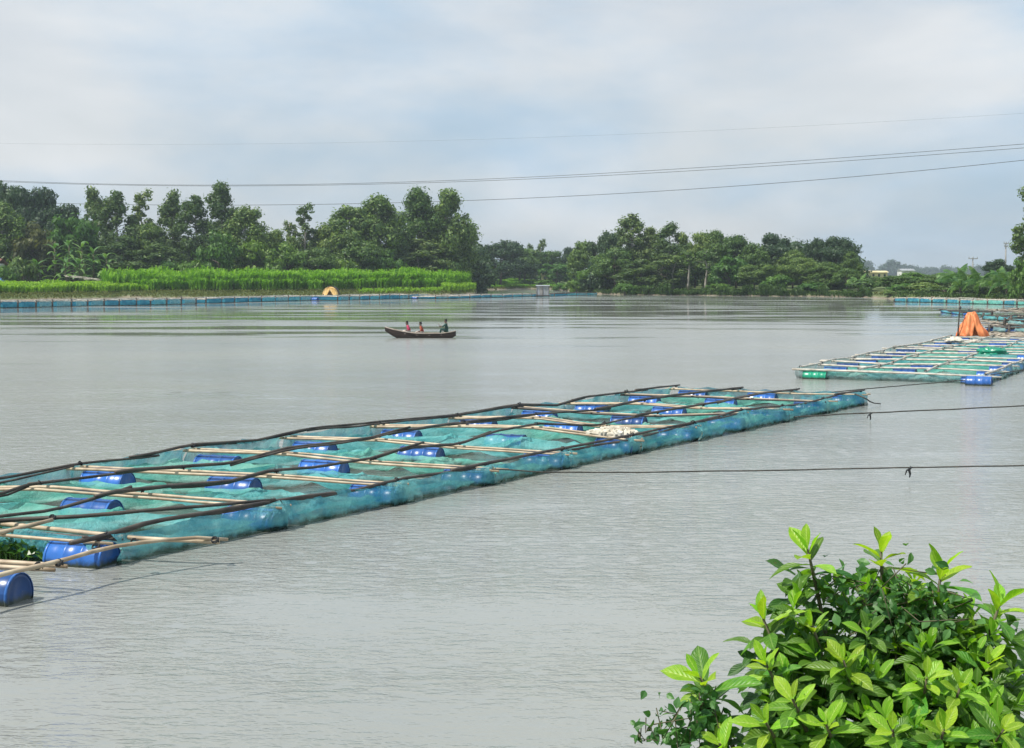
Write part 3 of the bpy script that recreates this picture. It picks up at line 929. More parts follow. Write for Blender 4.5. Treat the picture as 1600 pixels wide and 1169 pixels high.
for a in SH:
    plant_tree(*a[:5], a[5], 'shrub', 'low bushes along the banks', 'shrub')

# unbroken wood behind the single trees, and far trees on the plain: masses nobody could count
def woods(name, label, spots, leaf, size, per, seed):
    rng = np.random.default_rng(seed)
    cs, rs = [], []
    for (p0, p1, Y0, Y1, n, hmin, hmax, r) in spots:
        for i in range(n):
            Y = Y0 + (Y1 - Y0) * rng.random()
            x = xpx(p0 + (p1 - p0) * rng.random(), Y)
            h = hmin + (hmax - hmin) * rng.random() ** 1.5
            k = max(2, int(h / (1.3 * r)))
            for j in range(k):
                cs.append((x + rng.normal() * r * 0.6, Y + rng.normal() * r * 0.6, ground_z(x, Y) + h * (j + 0.5) / k))
                rs.append(r * (0.75 + 0.5 * rng.random()))
    V, Q = clump_leaves(cs, rs, per, size, rng, 0.9, 0.2)
    o = link(name, np_mesh(name, V, Q, M[leaf]))
    tag(o, label, 'woods', None, 'stuff')

woods('woods', 'dark mass of wood behind the single trees on both banks', [(-420, 300, 338, 356, 170, 6, 11, 2.2), (300, 750, 358, 378, 160, 6, 11, 2.2), (905, 1335, 336, 352, 110, 6, 10, 2.2), (755, 900, 480, 500, 40, 5, 8, 2.2)], 'leaf_dark', 0.7, 60, 51)
woods('distant_woods', 'bluish line of far-off trees on the horizon', [(1325, 1420, 2000, 2300, 60, 10, 24, 5.0), (1420, 1640, 2200, 2600, 110, 8, 17, 5.5), (-900, 2500, 2000, 2600, 500, 6, 13, 6.0)], 'leaf_dark', 2.4, 7, 52)

# ------------------------------------------------------------------ banana plants and palms (each leaf a part)
def strip_leaf(length, width, droop, n=8, fold=0.18, split=None):
    """long blade along +X, drooping, with a fold on the midrib"""
    mb = MB()
    rows = []
    for i in range(n + 1):
        s = i / n
        x = length * (s - 0.18 * droop * s * s)
        z = length * (0.55 * s - (0.55 + droop) * 0.75 * s * s)
        w = width * 0.5 * (math.sin(math.pi * min(1, 0.08 + 0.9 * s)) ** 0.6)
        rows.append([(x, -w, z - fold * w), (x, 0, z), (x, w, z - fold * w)])
    mb.grid(rows)
    return mb

def frond_leaf(length, droop, n=22, seed=0):
    """palm frond: rachis with leaflets both sides"""
    mb = MB()
    rng = random.Random(seed)
    pts = []
    for i in range(n + 1):
        s = i / n
        pts.append(Vector((length * (s - 0.2 * droop * s * s), 0, length * (0.6 * s - (0.5 + droop) * 0.75 * s * s))))
    mb.tube(pts[::3] + [pts[-1]], [0.04] * (len(pts[::3]) + 1), 4)
    for i in range(3, n + 1):
        p = pts[i]
        s = i / n
        ll = length * 0.28 * math.sin(math.pi * min(1, 0.15 + 0.85 * s)) ** 0.7 + 0.1
        for sd in (-1, 1):
            q = p + Vector((ll * 0.45, sd * ll * 0.75, -ll * (0.35 + 0.3 * rng.random())))
            w = Vector((0.09, 0, 0.03))
            mb.add([p - w, p + w, q + w * 0.3, q - w * 0.3], [(0, 1, 2, 3)])
    return mb

BAN = [strip_leaf(2.4, 0.62, d).mesh('banana_leaf', M['frond']) for d in (0.15, 0.45, 0.8)]
FRO = [frond_leaf(3.4, d, 22, k).mesh('palm_frond', M['frond']) for k, d in enumerate((0.1, 0.4, 0.75))]

def banana(px, top, Y, label, n=15):
    x = xpx(px, Y)
    gz = ground_z(x, Y)
    h = (at_y(px, top, Y)[2] - gz) / 1.25
    e = empty('banana_plant', (x, Y, gz - 0.1), random.random() * 6.28)
    mb = MB()
    mb.tube([(0, 0, 0), (0.05, 0, h * 0.4), (0.0, 0.05, h * 0.8)], [0.17, 0.14, 0.09], 7)
    link('stem', mb.mesh('banana_stem', M['twig']), e)
    for k in range(n):
        o = link('leaf', BAN[k % 3], e)
        o.location = (0, 0, h * (0.22 + 0.63 * k / n))
        s = 0.95 + 0.4 * random.random()
        o.scale = (s, s, s)
        o.rotation_euler = (0, -0.75 * (k / n) + 0.1, k * 2.4)
    tag(e, label, 'banana plant', 'banana plants by the white house')

for a in [(88, 352, 290, 'banana plant at the left front of the banana clump'), (110, 340, 294, 'tall banana plant at the back of the banana clump, left of its middle'),
          (130, 346, 292, 'banana plant in the middle of the banana clump'), (148, 356, 292, 'banana plant right of the middle of the banana clump'),
          (168, 372, 292, 'banana plant at the right end of the clump with long drooping leaves'), (104, 385, 287, 'short banana plant low at the left of the clump'),
          (126, 388, 288, 'short banana plant low in the middle of the clump'), (60, 392, 287, 'small banana plant nearest the white house')]:
    banana(*a)

def palm(px, top, Y, label, n=13):
    x = xpx(px, Y)
    gz = ground_z(x, Y)
    h = max(1.5, at_y(px, top, Y)[2] - gz)
    e = empty('palm', (x, Y, gz - 0.1), random.random() * 6.28)
    mb = MB()
    th = h * 0.45
    mb.tube([(0, 0, 0), (0.1, 0, th * 0.5), (0.05, 0.05, th)], [0.2, 0.16, 0.13], 7)
    link('trunk', mb.mesh('palm_trunk', M['bark']), e)
    s = h * 0.62 / 2.0 / 1.15
    for k in range(n):
        o = link('frond', FRO[k % 3], e)
        o.location = (0.05, 0.05, th)
        o.scale = (s * 0.8, s * 0.8, s * (0.9 + 0.2 * random.random()))
        o.rotation_euler = (0, -1.05 * (1 - k / n) + 0.25, k * 2.4)
    tag(e, label, 'palm', 'young palms on the right shore')

for a in [(1490, 414, 262, 'leftmost young palm on the right shore'), (1512, 420, 256, 'second young palm from the left on the right shore'),
          (1532, 418, 252, 'third young palm from the left on the right shore'), (1552, 422, 248, 'fourth young palm, below the taller utility pole'),
          (1572, 418, 244, 'fifth young palm, left of the tree at the right edge'), (1590, 426, 240, 'young palm nearest the right edge'),
          (1500, 432, 254, 'low young palm at the water left of the shorter utility pole'), (1340, 428, 292, 'small palm at the right end of the right bank trees')]:
    palm(*a)

# ------------------------------------------------------------------ crop field and grasses (uncountable: stuff)
def blades(name, label, cat, areas, leaf, seed):
    """areas: (px0, px1, d0, d1, n, height, blades per plant, width), d = metres behind the shore"""
    rng = np.random.default_rng(seed)
    Vs = []
    for (p0, p1, d0, d1, n, h, nb, bw) in areas:
        px = p0 + (p1 - p0) * rng.random(n)
        d = d0 + (d1 - d0) * rng.random(n)
        for i in range(n):
            Y = shore_y(px[i]) + d[i]
            x = xpx(px[i], Y)
            gz = ground_z(x, Y) - 0.05
            hh = h * (0.84 + 0.20 * rng.random()) * (0.9 + 0.28 * mnoise.noise(Vector((x * 0.16, Y * 0.16, 5.0))))
            an = rng.random(nb) * 6.283
            hs = hh * (0.35 + 0.65 * np.sqrt(rng.random(nb)))
            ln = hh * (0.22 + 0.2 * rng.random(nb))
            for a, z1, l in zip(an, hs, ln):
                c, s = math.cos(a), math.sin(a)
                b0 = np.array([x, Y, gz + z1 - l * 0.9])
                b1 = b0 + np.array([c * l * 0.35, s * l * 0.35, l * 0.9])
                b2 = b0 + np.array([c * l * 0.85, s * l * 0.85, l * 0.95])
                w = np.array([-s, c, 0]) * bw * 0.5
                Vs.append((b0 - w * 0.6, b0 + w * 0.6, b1 + w, b1 - w))
                Vs.append((b1 - w, b1 + w, b2 + w * 0.2, b2 - w * 0.2))
    V = np.array(Vs).reshape(-1, 3)
    Q = np.arange(len(V)).reshape(-1, 4)
    tag(link(name, np_mesh(name, V, Q, M[leaf])), label, cat, None, 'stuff')

blades('crop_field', 'tall bright green crop field along the left bank', 'crop',
       [(215, 735, 15, 18, 900, 2.7, 12, 0.2), (205, 735, 17, 22, 1500, 3.9, 12, 0.20), (160, 735, 20, 36, 2300, 4.3, 8, 0.22)], 'crop', 61)
blades('grass_field', 'shorter yellow-green field at the left end of the bank', 'grass',
       [(-160, 215, 11, 30, 4200, 1.9, 8, 0.20), (215, 232, 13, 19, 160, 1.6, 7, 0.18), (560, 760, 4, 12, 500, 1.1, 6, 0.18), (690, 752, 6, 16, 500, 1.9, 7, 0.18)], 'crop_pale', 62)
blades('bank_grass', 'dry tufted grass on the shore strip below the fields', 'grass',
       [(-160, 760, 1, 15, 7000, 0.6, 5, 0.16), (750, 905, 1, 14, 1800, 0.6, 5, 0.3), (1365, 1400, 3, 6, 60, 0.7, 5, 0.2)], 'grass', 63)
blades('shore_weeds', 'dark green waterside weeds along the right bank', 'weeds',
       [(895, 1362, 0.1, 5, 1700, 0.8, 6, 0.22), (1395, 1700, 0.2, 6, 800, 1.0, 6, 0.18)] + [(p, p + 16, 0.1, 4, 90, random.uniform(0.7, 2.4), 6, 0.24) for p in range(900, 1350, 13) if random.random() < 0.6], 'weeds', 65)
blades('far_field', 'flat far green field in the gap between the banks', 'crop',
       [(750, 862, 16, 40, 2600, 1.5, 6, 0.35), (752, 900, 3, 9, 800, 0.9, 6, 0.3)], 'crop', 64)
# ------------------------------------------------------------------ floating fish cages
def drum_mesh(name, material, rim_material):
    prof = [(-0.44, 0.0), (-0.44, 0.235), (-0.462, 0.245), (-0.462, 0.275), (-0.44, 0.288), (-0.30, 0.29), (-0.165, 0.291), (-0.15, 0.302), (-0.13, 0.302), (-0.115, 0.291),
            (0.115, 0.291), (0.13, 0.302), (0.15, 0.302), (0.165, 0.291), (0.30, 0.29), (0.44, 0.288), (0.462, 0.275), (0.462, 0.245), (0.44, 0.235), (0.44, 0.0)]
    mb = MB()
    n = 22
    P = [[(x, r * math.cos(2 * math.pi * j / n), r * math.sin(2 * math.pi * j / n)) for j in range(n + 1)] for x, r in prof]
    mb.grid(P)
    me = mb.mesh(name, material)
    rb = MB()
    for sx in (0.452,):
        rb.grid([[(sx + dx, r * math.cos(2 * math.pi * j / n), r * math.sin(2 * math.pi * j / n)) for j in range(n + 1)] for dx, r in ((-0.018, 0.284), (-0.018, 0.296), (0.018, 0.296), (0.018, 0.284))])
    return me, rb.mesh(name + '_rim', rim_material)

DRUM = {'blue': drum_mesh('drum_blue', M['drum_blue'], M['rim_blue']), 'green': drum_mesh('drum_green', M['drum_green'], M['drum_green'])}

def add_drum(root, c, axis, colour='blue', rim=True, label=None, scale=1.0):
    me, rm = DRUM[colour]
    o = link('drum', me, root)
    ax = Vector(axis); ax.z = 0
    o.location = c
    o.rotation_euler = (random.random() * 6.28, 0, math.atan2(ax.y, ax.x))
    o.rotation_mode = 'ZYX' if False else 'XYZ'
    o.scale = (scale, scale, scale)
    if rim:
        link('rim', rm, o)
        r2 = link('rim', rm, o)
        r2.location = (-0.904, 0, 0)
    if label:
        o['label'] = label
    return o

def pole_obj(root, pts, r, material, name='pole', n=7, wob=0.012, taper=0.3, knots=True):
    pts = [Vector(p) for p in pts]
    # resample
    seg = [0.0]
    for a, b in zip(pts, pts[1:]):
        seg.append(seg[-1] + (b - a).length)
    tot = seg[-1]
    m = max(4, int(tot / 0.45))
    res, rad = [], []
    ph = random.random() * 50
    for i in range(m + 1):
        s = tot * i / m
        k = max(1, next((j for j, q in enumerate(seg) if q >= s - 1e-6), len(seg) - 1))
        f = (s - seg[k - 1]) / max(1e-6, seg[k] - seg[k - 1])
        p = pts[k - 1].lerp(pts[k], f)
        p += Vector((mnoise.noise(Vector((s * 0.8, ph, 0))), mnoise.noise(Vector((s * 0.8, ph, 9))), mnoise.noise(Vector((s * 0.9, ph, 5))))) * wob
        res.append(p)
        rad.append(r * (1 - taper * i / m) * (1.0 + (0.10 if knots and i % 2 else 0.0)))
    mb = MB()
    mb.tube(res, rad, n)
    return link(name, mb.mesh(name, material), root)

LASH_MB = MB()
for _a in (0.0, 1.2):
    LASH_MB.tube([(0.075 * math.cos(t * 0.7), 0.075 * math.sin(t * 0.7) * math.cos(_a), 0.085 * math.sin(t * 0.7) * (0.5 + _a * 0.4) + 0.01 * t) for t in range(10)], 0.016, 5)
LASH = LASH_MB.mesh('lashing', M['lash'])

def lerp3(a, b, t):
    return Vector(a).lerp(Vector(b), t)

def net_cell(root, a, b, c, d, material, seed, inset=(1.0, 1.0, 1.0, 1.0), n=18, low=-0.12, sag=0.05):
    """net bag hung from the four poles round a cell and dipping under water in the middle. a,b on one long pole; d,c on the other"""
    a, b, c, d = map(Vector, (a, b, c, d))
    lu, lv = ((b - a).length + (c - d).length) / 2, ((d - a).length + (c - b).length) / 2
    P = []
    for j in range(n + 1):
        row = []
        t = 0.5 - 0.5 * math.cos(math.pi * j / n)
        for i in range(n + 1):
            s = 0.5 - 0.5 * math.cos(math.pi * i / n)
            p = a.lerp(b, s).lerp(d.lerp(c, s), t)
            e = min(s * lu / inset[0], (1 - s) * lu / inset[1], t * lv / inset[2], (1 - t) * lv / inset[3])
            ez = max(0.0, 1 - e) ** 1.25
            edge = sag * (math.sin(math.pi * s) + math.sin(math.pi * t)) * 0.7
            w = mnoise.noise(Vector((p.x * 2.1, p.y * 2.1, seed))) * 0.11 + mnoise.noise(Vector((p.x * 5.5, p.y * 5.5, seed + 3))) * 0.06
            z = low + (p.z - 0.02 - edge - low) * ez + w * (0.3 + ez) * (0.0 if min(i, j, n - i, n - j) == 0 else 1.0)
            row.append((p.x, p.y, z))
        P.append(row)
    mb = MB()
    mb.grid(P)
    return link('net', mb.mesh('net', material), root)

def skirt(root, a, b, out, material, seed, low=-0.10, n=34, rows=8, bulge=0.07):
    """net hung outside from the edge pole to the water, gathered into folds"""
    a, b, out = Vector(a), Vector(b), Vector(out)
    P = []
    for r in range(rows + 1):
        v = r / rows
        row = []
        for i in range(n + 1):
            s = i / n
            p = a.lerp(b, s)
            zt = p.z + 0.015 - 0.06 * abs(math.sin(math.pi * s * 2)) * (1 if r == 0 else 0.6)
            z = zt + (low - zt) * v
            k = bulge * math.sin(math.pi * v * 0.85) + 0.11 * mnoise.noise(Vector((s * (b - a).length * 2.6 + v * 1.3, v * 1.3, seed))) * (0.3 + v) + 0.07 * mnoise.noise(Vector((s * (b - a).length * 6 - v * 2.2, v * 1.4, seed + 7)))
            k += 0.13 * (math.exp(-(s * (b - a).length / 0.36) ** 2) + math.exp(-((1 - s) * (b - a).length / 0.36) ** 2)) * math.sin(math.pi * min(1, v * 0.9 + 0.1)) ** 0.7
            q = p + out * (0.03 + k)
            row.append((q.x, q.y, z))
        P.append(row)
    mb = MB()
    mb.grid(P)
    return link('side_net', mb.mesh('side_net', material), root)

def split_poles(root, pts, r, material, maxlen=8.0, wob=0.015):
    pts = [Vector(p) for p in pts]
    cur, ln = [pts[0]], 0.0
    off = 0
    for a, b in zip(pts, pts[1:]):
        cur.append(b)
        ln += (b - a).length
        if ln > maxlen and b is not pts[-1]:
            d = (b - a).normalized()
            o = Vector((0, 0, 0.03 * (off % 2)))
            pole_obj(root, [p + o for p in cur] + [b + d * 0.5 + o], r * random.uniform(0.85, 1.15), material, wob=wob)
            cur, ln = [b - d * 0.3, b], 0.0
            off += 1
    if len(cur) > 1:
        o = Vector((0, 0, 0.03 * (off % 2)))
        pole_obj(root, [p + o for p in cur], r, material, wob=wob)

def build_raft(name, label, nodes, longs, group=None, long_mat='bamboo_dark', cross_mat='bamboo_pale', r_long=0.037, r_cross=0.031, nets=('net_teal', 'net_green'),
               side='net_blue', skip=(), drums='std', rim=True, sides=(1, 1, 1, 1), green_at=(), inset=1.0, seed=1, cross_ext=0.35, lash_rows=None, netn=18, drum_scale=1.0, no_mid=(), bay_gap=0.0, drum_low=0.05, posts=False):
    inset = inset * 1.15
    rnd = random.Random(seed)
    nl, nk = len(nodes), len(nodes[0])
    root = empty(name, tuple(nodes[-1][0][:2]) + (0.0,))
    bpy.context.view_layer.update()
    off = Vector(root.location)
    N = [[Vector(p) - off for p in row] for row in nodes]
    for pts in longs:
        split_poles(root, [Vector(p) - off for p in pts], r_long, M[long_mat])
    udir = (N[0][-1] - N[0][0]).normalized()
    for k in range(nk):
        v = (N[-1][k] - N[0][k]).normalized()
        for sgn in (-1, 1):
            o = udir * 0.17 * sgn + Vector((0, 0, -0.085))
            e0, e1 = cross_ext * rnd.uniform(0.4, 1.3), cross_ext * rnd.uniform(0.4, 1.3)
            mt = cross_mat if rnd.random() > 0.35 else long_mat
            pole_obj(root, [N[0][k] - v * e0 + o] + [N[i][k] + o for i in range(nl)] + [N[-1][k] + v * e1 + o], r_cross * rnd.uniform(0.85, 1.2), M[mt], 'crossbar', 6)
        if drums:
            for i in range(nl - 1):
                a, b = N[i][k], N[i + 1][k]
                w = (b - a).length
                f = 0.62 / w if i == 0 else (1 - 0.40 / w if i == nl - 2 else 0.5 + rnd.uniform(-0.12, 0.12))
                if 0 < i < nl - 2 and (k in no_mid or rnd.random() < 0.2):
                    continue
                c = a.lerp(b, f)
                add_drum(root, (c.x, c.y, min(0.10, (a.z + b.z) / 2 - 0.36) * drum_scale - drum_low), b - a, 'green' if (i, k) in green_at else 'blue', rim, scale=drum_scale)
    if posts:
        for k in range(nk):
            p = N[-1][k]
            mb = MB(); mb.tube([(p.x, p.y, -0.3), (p.x + 0.03, p.y, p.z + rnd.uniform(0.05, 0.3))], [0.15, 0.11], 6)
            link('post', mb.mesh('post', M['bamboo_dark']), root)
    rows = range(nl) if lash_rows is None else lash_rows
    for i in rows:
        for k in range(nk):
            o = link('lashing', LASH, root)
            o.location = N[i][k] + Vector((0, 0, -0.02))
            o.rotation_euler = (0, 0, rnd.random() * 6)
            s = rnd.uniform(0.55, 0.85)
            o.scale = (s, s, s)
    for i in range(nl - 1):
        for k in range(nk - 1):
            if (i, k) in skip:
                continue
            ins = [inset * rnd.uniform(0.75, 1.5) for _ in range(4)]
            ins[0] *= 0.8
            ins[1] *= 0.8
            g0, g1 = udir * 0.34 + Vector((0, 0, -0.09)), udir * -0.40 + Vector((0, 0, -0.26))
            net_cell(root, N[i][k] + g0, N[i][k + 1] + g1, N[i + 1][k + 1] + g1, N[i + 1][k] + g0, M[rnd.choice(nets)], seed + i * 17 + k * 3.3, ins, n=netn)
    vdir = (N[-1][0] - N[0][0]); vdir.z = 0; vdir.normalize()
    for k in range(nk - 1):
        if sides[0]:
            gq = udir * bay_gap * rnd.uniform(0.7, 1.6)
            skirt(root, N[-1][k] + gq, N[-1][k + 1] - gq * 0.6, vdir, M[rnd.choice(side) if isinstance(side, tuple) else side], seed + k * 2.7)
        if sides[1]:
            skirt(root, N[0][k], N[0][k + 1], -vdir, M[side[0] if isinstance(side, tuple) else side], seed + 50 + k * 2.7)
    for i in range(nl - 1):
        if sides[2]:
            skirt(root, N[i][0], N[i + 1][0], -udir, M[side[0] if isinstance(side, tuple) else side], seed + 90 + i)
        if sides[3]:
            skirt(root, N[i][-1], N[i + 1][-1], udir, M[side[0] if isinstance(side, tuple) else side], seed + 95 + i)
    tag(root, label, 'fish cage', group)
    return root, off

# --- the long raft across the picture (pole courses surveyed)
LP = {0: [(0, 748), (115, 726), (220, 715), (300, 697), (400, 690), (480, 672), (600, 660), (690, 652), (810, 632), (870, 633), (915, 620), (1000, 610), (1055, 604)],
      1: [(0, 772), (45, 757), (120, 748), (200, 738), (300, 730), (360, 727), (450, 702), (575, 687), (620, 675), (700, 663), (790, 652), (840, 647), (940, 640), (1000, 627), (1060, 618), (1150, 608)],
      2: [(0, 807), (90, 797), (170, 772), (270, 762), (360, 755), (420, 738), (500, 732), (580, 718), (640, 700), (720, 693), (770, 675), (840, 662), (930, 665), (1000, 650), (1040, 643), (1120, 630), (1180, 617), (1240, 610)],
      3: [(145, 842), (230, 817), (430, 783), (560, 765), (630, 748), (720, 735), (780, 722), (880, 703), (960, 687), (1080, 662), (1160, 640), (1250, 632), (1310, 617), (1345, 612)]}
LEND = {0: ((0, 744), (1055, 604)), 1: ((0, 777), (1150, 608)), 2: ((0, 813), (1240, 609)), 3: ((145, 842), (1345, 613))}
LINE, COURSE = {}, {}
for i in LP:
    A, B = at_z(*LEND[i][0], 0.42), at_z(*LEND[i][1], 0.42)
    LINE[i] = (A, B)
    pts = [on_line(px, py, A, B) for px, py in LP[i]]
    ext = 6.0 if i < 3 else 0.4
    d = (B - A) / np.linalg.norm(B - A)
    COURSE[i] = [A - d * ext, A - d * ext * 0.5 + np.array([0, 0, 0.06])] + pts + [pts[-1] + d * 0.35]

def course_at(i, P, V):
    """where the line P + s V crosses long pole i (plan), with the pole's height there"""
    c = COURSE[i]
    best = None
    for a, b in zip(c, c[1:]):
        e = (b - a)[:2]
        den = e[0] * V[1] - e[1] * V[0]
        if abs(den) < 1e-9:
            continue
        w = P[:2] - a[:2]
        t = (w[0] * V[1] - w[1] * V[0]) / den
        q = a + (b - a) * t
        if best is None or abs(t - 0.5) < best[0]:
            best = (abs(t - 0.5), q)
    return best[1]

K4 = [165, 430, 620, 760, 880, 988, 1083, 1158, 1222, 1286, 1345]
nodes = [[], [], [], []]
for n_, px in enumerate(K4):
    py = float(np.interp(px, [p[0] for p in LP[3]], [p[1] for p in LP[3]]))
    P = on_line(px, py, *LINE[3])
    f = n_ / (len(K4) - 1)
    V = np.array([-6.6 + 0.9 * f, 2.1 + 0.4 * f])
    for i in range(3):
        nodes[i].append(course_at(i, P, V))
    nodes[3].append(P)
main_raft, OFF = build_raft('fish_cage_raft', 'long dark-poled fish cage raft with teal nets and blue drums crossing the river', nodes, [COURSE[i] for i in range(4)], seed=3, cross_ext=0.3,
                            green_at=(), skip=())
_rp = random.Random(31)
for i in range(4):
    cs_ = [Vector(p) - OFF for p in COURSE[i]]
    k = 1
    while k < len(cs_) - 3:
        if _rp.random() < 0.55:
            j = min(len(cs_) - 1, k + _rp.choice((2, 3)))
            o_ = Vector((_rp.uniform(-0.10, 0.10), _rp.uniform(-0.10, 0.10), _rp.uniform(-0.09, 0.03)))
            q_ = [p + o_ * (1 if n % 2 else 0.3) for n, p in enumerate(cs_[k:j + 1])]
            pole_obj(main_raft, q_, 0.027, M['bamboo_dark'], 'pole', wob=0.03)
        k += 2
# extra poles, the protruding pale crossbar and the next cage's end at the lower left
def P2(px, py, z):
    return Vector(at_z(px, py, z)) - OFF
pole_obj(main_raft, [P2(-60, 822, 0.46), P2(0, 813, 0.46), P2(130, 806, 0.5), P2(290, 793, 0.52), P2(430, 781, 0.5)], 0.036, M['bamboo_dark'])
pole_obj(main_raft, [P2(-80, 812, 0.36), P2(0, 819, 0.36), P2(120, 832, 0.36), P2(230, 842, 0.36), P2(343, 848, 0.33)], 0.042, M['bamboo_pale'], 'crossbar')
pole_obj(main_raft, [P2(-60, 845, 0.40), P2(0, 833, 0.42), P2(82, 812, 0.50)], 0.042, M['bamboo_pale'])
pole_obj(main_raft, [P2(-60, 914, 0.44), P2(0, 897, 0.44), P2(85, 880, 0.44), P2(160, 858, 0.46), P2(230, 847, 0.46), P2(300, 840, 0.42), P2(356, 843, 0.36)], 0.034, M['bamboo_pale'])
pole_obj(main_raft, [P2(-60, 876, 0.34), P2(0, 878, 0.34), P2(105, 885, 0.34)], 0.04, M['bamboo_pale'], 'crossbar')
pole_obj(main_raft, [P2(-60, 884, 0.32), P2(0, 887, 0.32), P2(86, 891, 0.32)], 0.04, M['bamboo_pale'], 'crossbar')
_c = P2(12, 930, 0.10)
_v = Vector((6.6, -2.1, 0)).normalized()
add_drum(main_raft, P2(-16, 926, 0.10), _v, 'blue', True, 'blue drum with its dark round end showing', 0.98)
for px_, py_, z_ in ((82, 812, 0.47), (336, 847, 0.36), (92, 883, 0.40), (210, 850, 0.44), (150, 858, 0.44), (60, 888, 0.40)):
    o = link('lashing', LASH, main_raft); o.location = P2(px_, py_, z_); o.scale = (0.7, 0.7, 0.7)

# --- the pale bamboo raft at the right
def straight_raft(A, u, v, lanes, ks, zb=0.43, zv=0.03, seed=1):
    """grid of nodes from corner A, u along, v across (full width)"""
    rnd = random.Random(seed)
    A, u, v = Vector(A), Vector(u), Vector(v)
    nd = []
    for i in range(lanes + 1):
        nd.append([A + v * (i / lanes) + u * s + Vector((rnd.uniform(-.12, .12), rnd.uniform(-.12, .12), zb + rnd.uniform(-zv, zv))) for s in ks])
    return nd

c_l, c_r = Vector(at_z(1250, 575, 0.43)), Vector(at_z(1545, 583, 0.43))
u2 = Vector((0.44, 0.90, 0)).normalized()
c_l.z = c_r.z = 0
nd2 = straight_raft(c_l, u2, c_r - c_l, 3, [0, 3.1, 6.2, 9.4, 12.6, 15.8, 19.0, 22.3, 25.5, 28.7, 32.0, 35.3], seed=5, zv=0.05)
raft2, OFF2 = build_raft('fish_cage_raft', 'pale bamboo fish cage raft at the right with one green drum at its corner', nd2, nd2, long_mat='bamboo_grey', cross_mat='bamboo_grey', r_long=0.045, r_cross=0.04, side='net_pale', no_mid=(0,),
                         green_at=((0, 0),), seed=8, cross_ext=0.5, inset=1.1)
add_drum(raft2, Vector(c_r) - OFF2 + Vector((-0.55, -0.55, 0.06)), c_r - c_l, 'blue', True)

# --- raft rows by the left shore
def shore_raft(label, px0, py0, px1, py1, width, ncell, seed, lanes=1, nets=('net_row',), group='fish cage rows along the left shore', zb=0.4, lm='bamboo_grey', dsc=1.0, side=('net_row', 'net_row', 'net_blue', 'net_pale')):
    a, b = Vector(at_z(px0, py0, 0)), Vector(at_z(px1, py1, 0))
    u = (b - a)
    ln = u.length
    u.normalize()
    v = Vector((-u.y, u.x, 0)) * width       # away from the viewer
    if v.y < 0:
        v = -v
    # far edge first, near edge last
    nd = straight_raft(a + v, u, -v, lanes, [ln * k / ncell for k in range(ncell + 1)], zb=zb, zv=0.07, seed=seed)
    return build_raft('fish_cage_raft', label, nd, nd, group, lm, lm, 0.07, 0.06, nets, side, seed=seed, rim=False, cross_ext=0.3, lash_rows=[], netn=8, drum_scale=dsc, bay_gap=0.42, sides=(1, 0, 0, 0), posts=True)

shore_raft('row of blue fish cages along the shore at the left edge', -60, 483, 305, 475.5, 5.5, 14, 21, zb=0.82, dsc=1.5)
shore_raft('row of fish cages left of the yellow tarp shelter', 322, 474.5, 505, 469, 5.5, 9, 22, zb=0.75, dsc=1.5)
shore_raft('row of blue fish cages right of the yellow tarp shelter', 528, 470, 668, 466.5, 5.5, 9, 23, zb=0.78, dsc=1.5)
shore_raft('thin far row of fish cages left of the grey hut', 680, 467.5, 860, 463, 5.0, 11, 24, zb=0.5, dsc=1.2)
shore_raft('small far cage row just right of the grey hut', 866, 463, 932, 461, 4.0, 4, 25, zb=0.5, lm='bamboo_dark')
shore_raft('long greenish net row below the palms on the right shore', 1398, 471.5, 1590, 477, 5.0, 9, 26, nets=('net_green', 'net_teal'), group='cages behind the orange tarp', zb=0.62, dsc=1.3, side=('net_row', 'net_green', 'net_row'))
shore_raft('dark cage with brown driftweed nearest the right edge, behind the orange tarp', 1545, 519, 1720, 524, 6.0, 5, 27, 2, nets=('net_blue', 'net_teal'), group='cages behind the orange tarp', lm='bamboo_dark')
shore_raft('small dark cage float above the orange tarp tip', 1512, 489, 1548, 493, 3.0, 2, 28, nets=('net_teal',), group='cages behind the orange tarp', lm='bamboo_dark')
shore_raft('dark cage float right of the orange tarp top', 1536, 499, 1580, 503, 3.0, 2, 29, nets=('net_teal',), group='cages behind the orange tarp', lm='bamboo_dark')
shore_raft('low dark cage row at the right edge above the driftweed', 1568, 508, 1700, 513, 5.0, 4, 30, nets=('net_teal', 'net_blue'), group='cages behind the orange tarp', lm='bamboo_dark')

# drifting weed mat behind the right raft (uncountable)
def weed_mat():
    rng = np.random.default_rng(71)
    n = 5200
    Y = 100 + 90 * rng.random(n) ** 1.3
    px = 1535 + 260 * rng.random(n) ** 0.8 + (Y - 140) * 0.12
    V = np.stack([(px - CX) / F * Y, Y, 0.012 + 0.03 * rng.random(n)], 1)
    keep = np.array([mnoise.noise(Vector((p[0] * 0.12, p[1] * 0.05, 2.0))) > -0.12 for p in V])
    V = V[keep]
    N = rng.normal(size=V.shape) * 0.08 + np.array([0, 0, 1])
    Vq, Q = leaf_quads(V, N, 0.9 + 0.8 * rng.random(len(V)), 0.5)
    Vq[:, 2] = np.maximum(Vq[:, 2], 0.006)
    tag(link('drift_weed', np_mesh('drift_weed', Vq, Q, M['dry_weed'])), 'brown mat of drifting dead weed at the right edge', 'weed', None, 'stuff')
weed_mat()

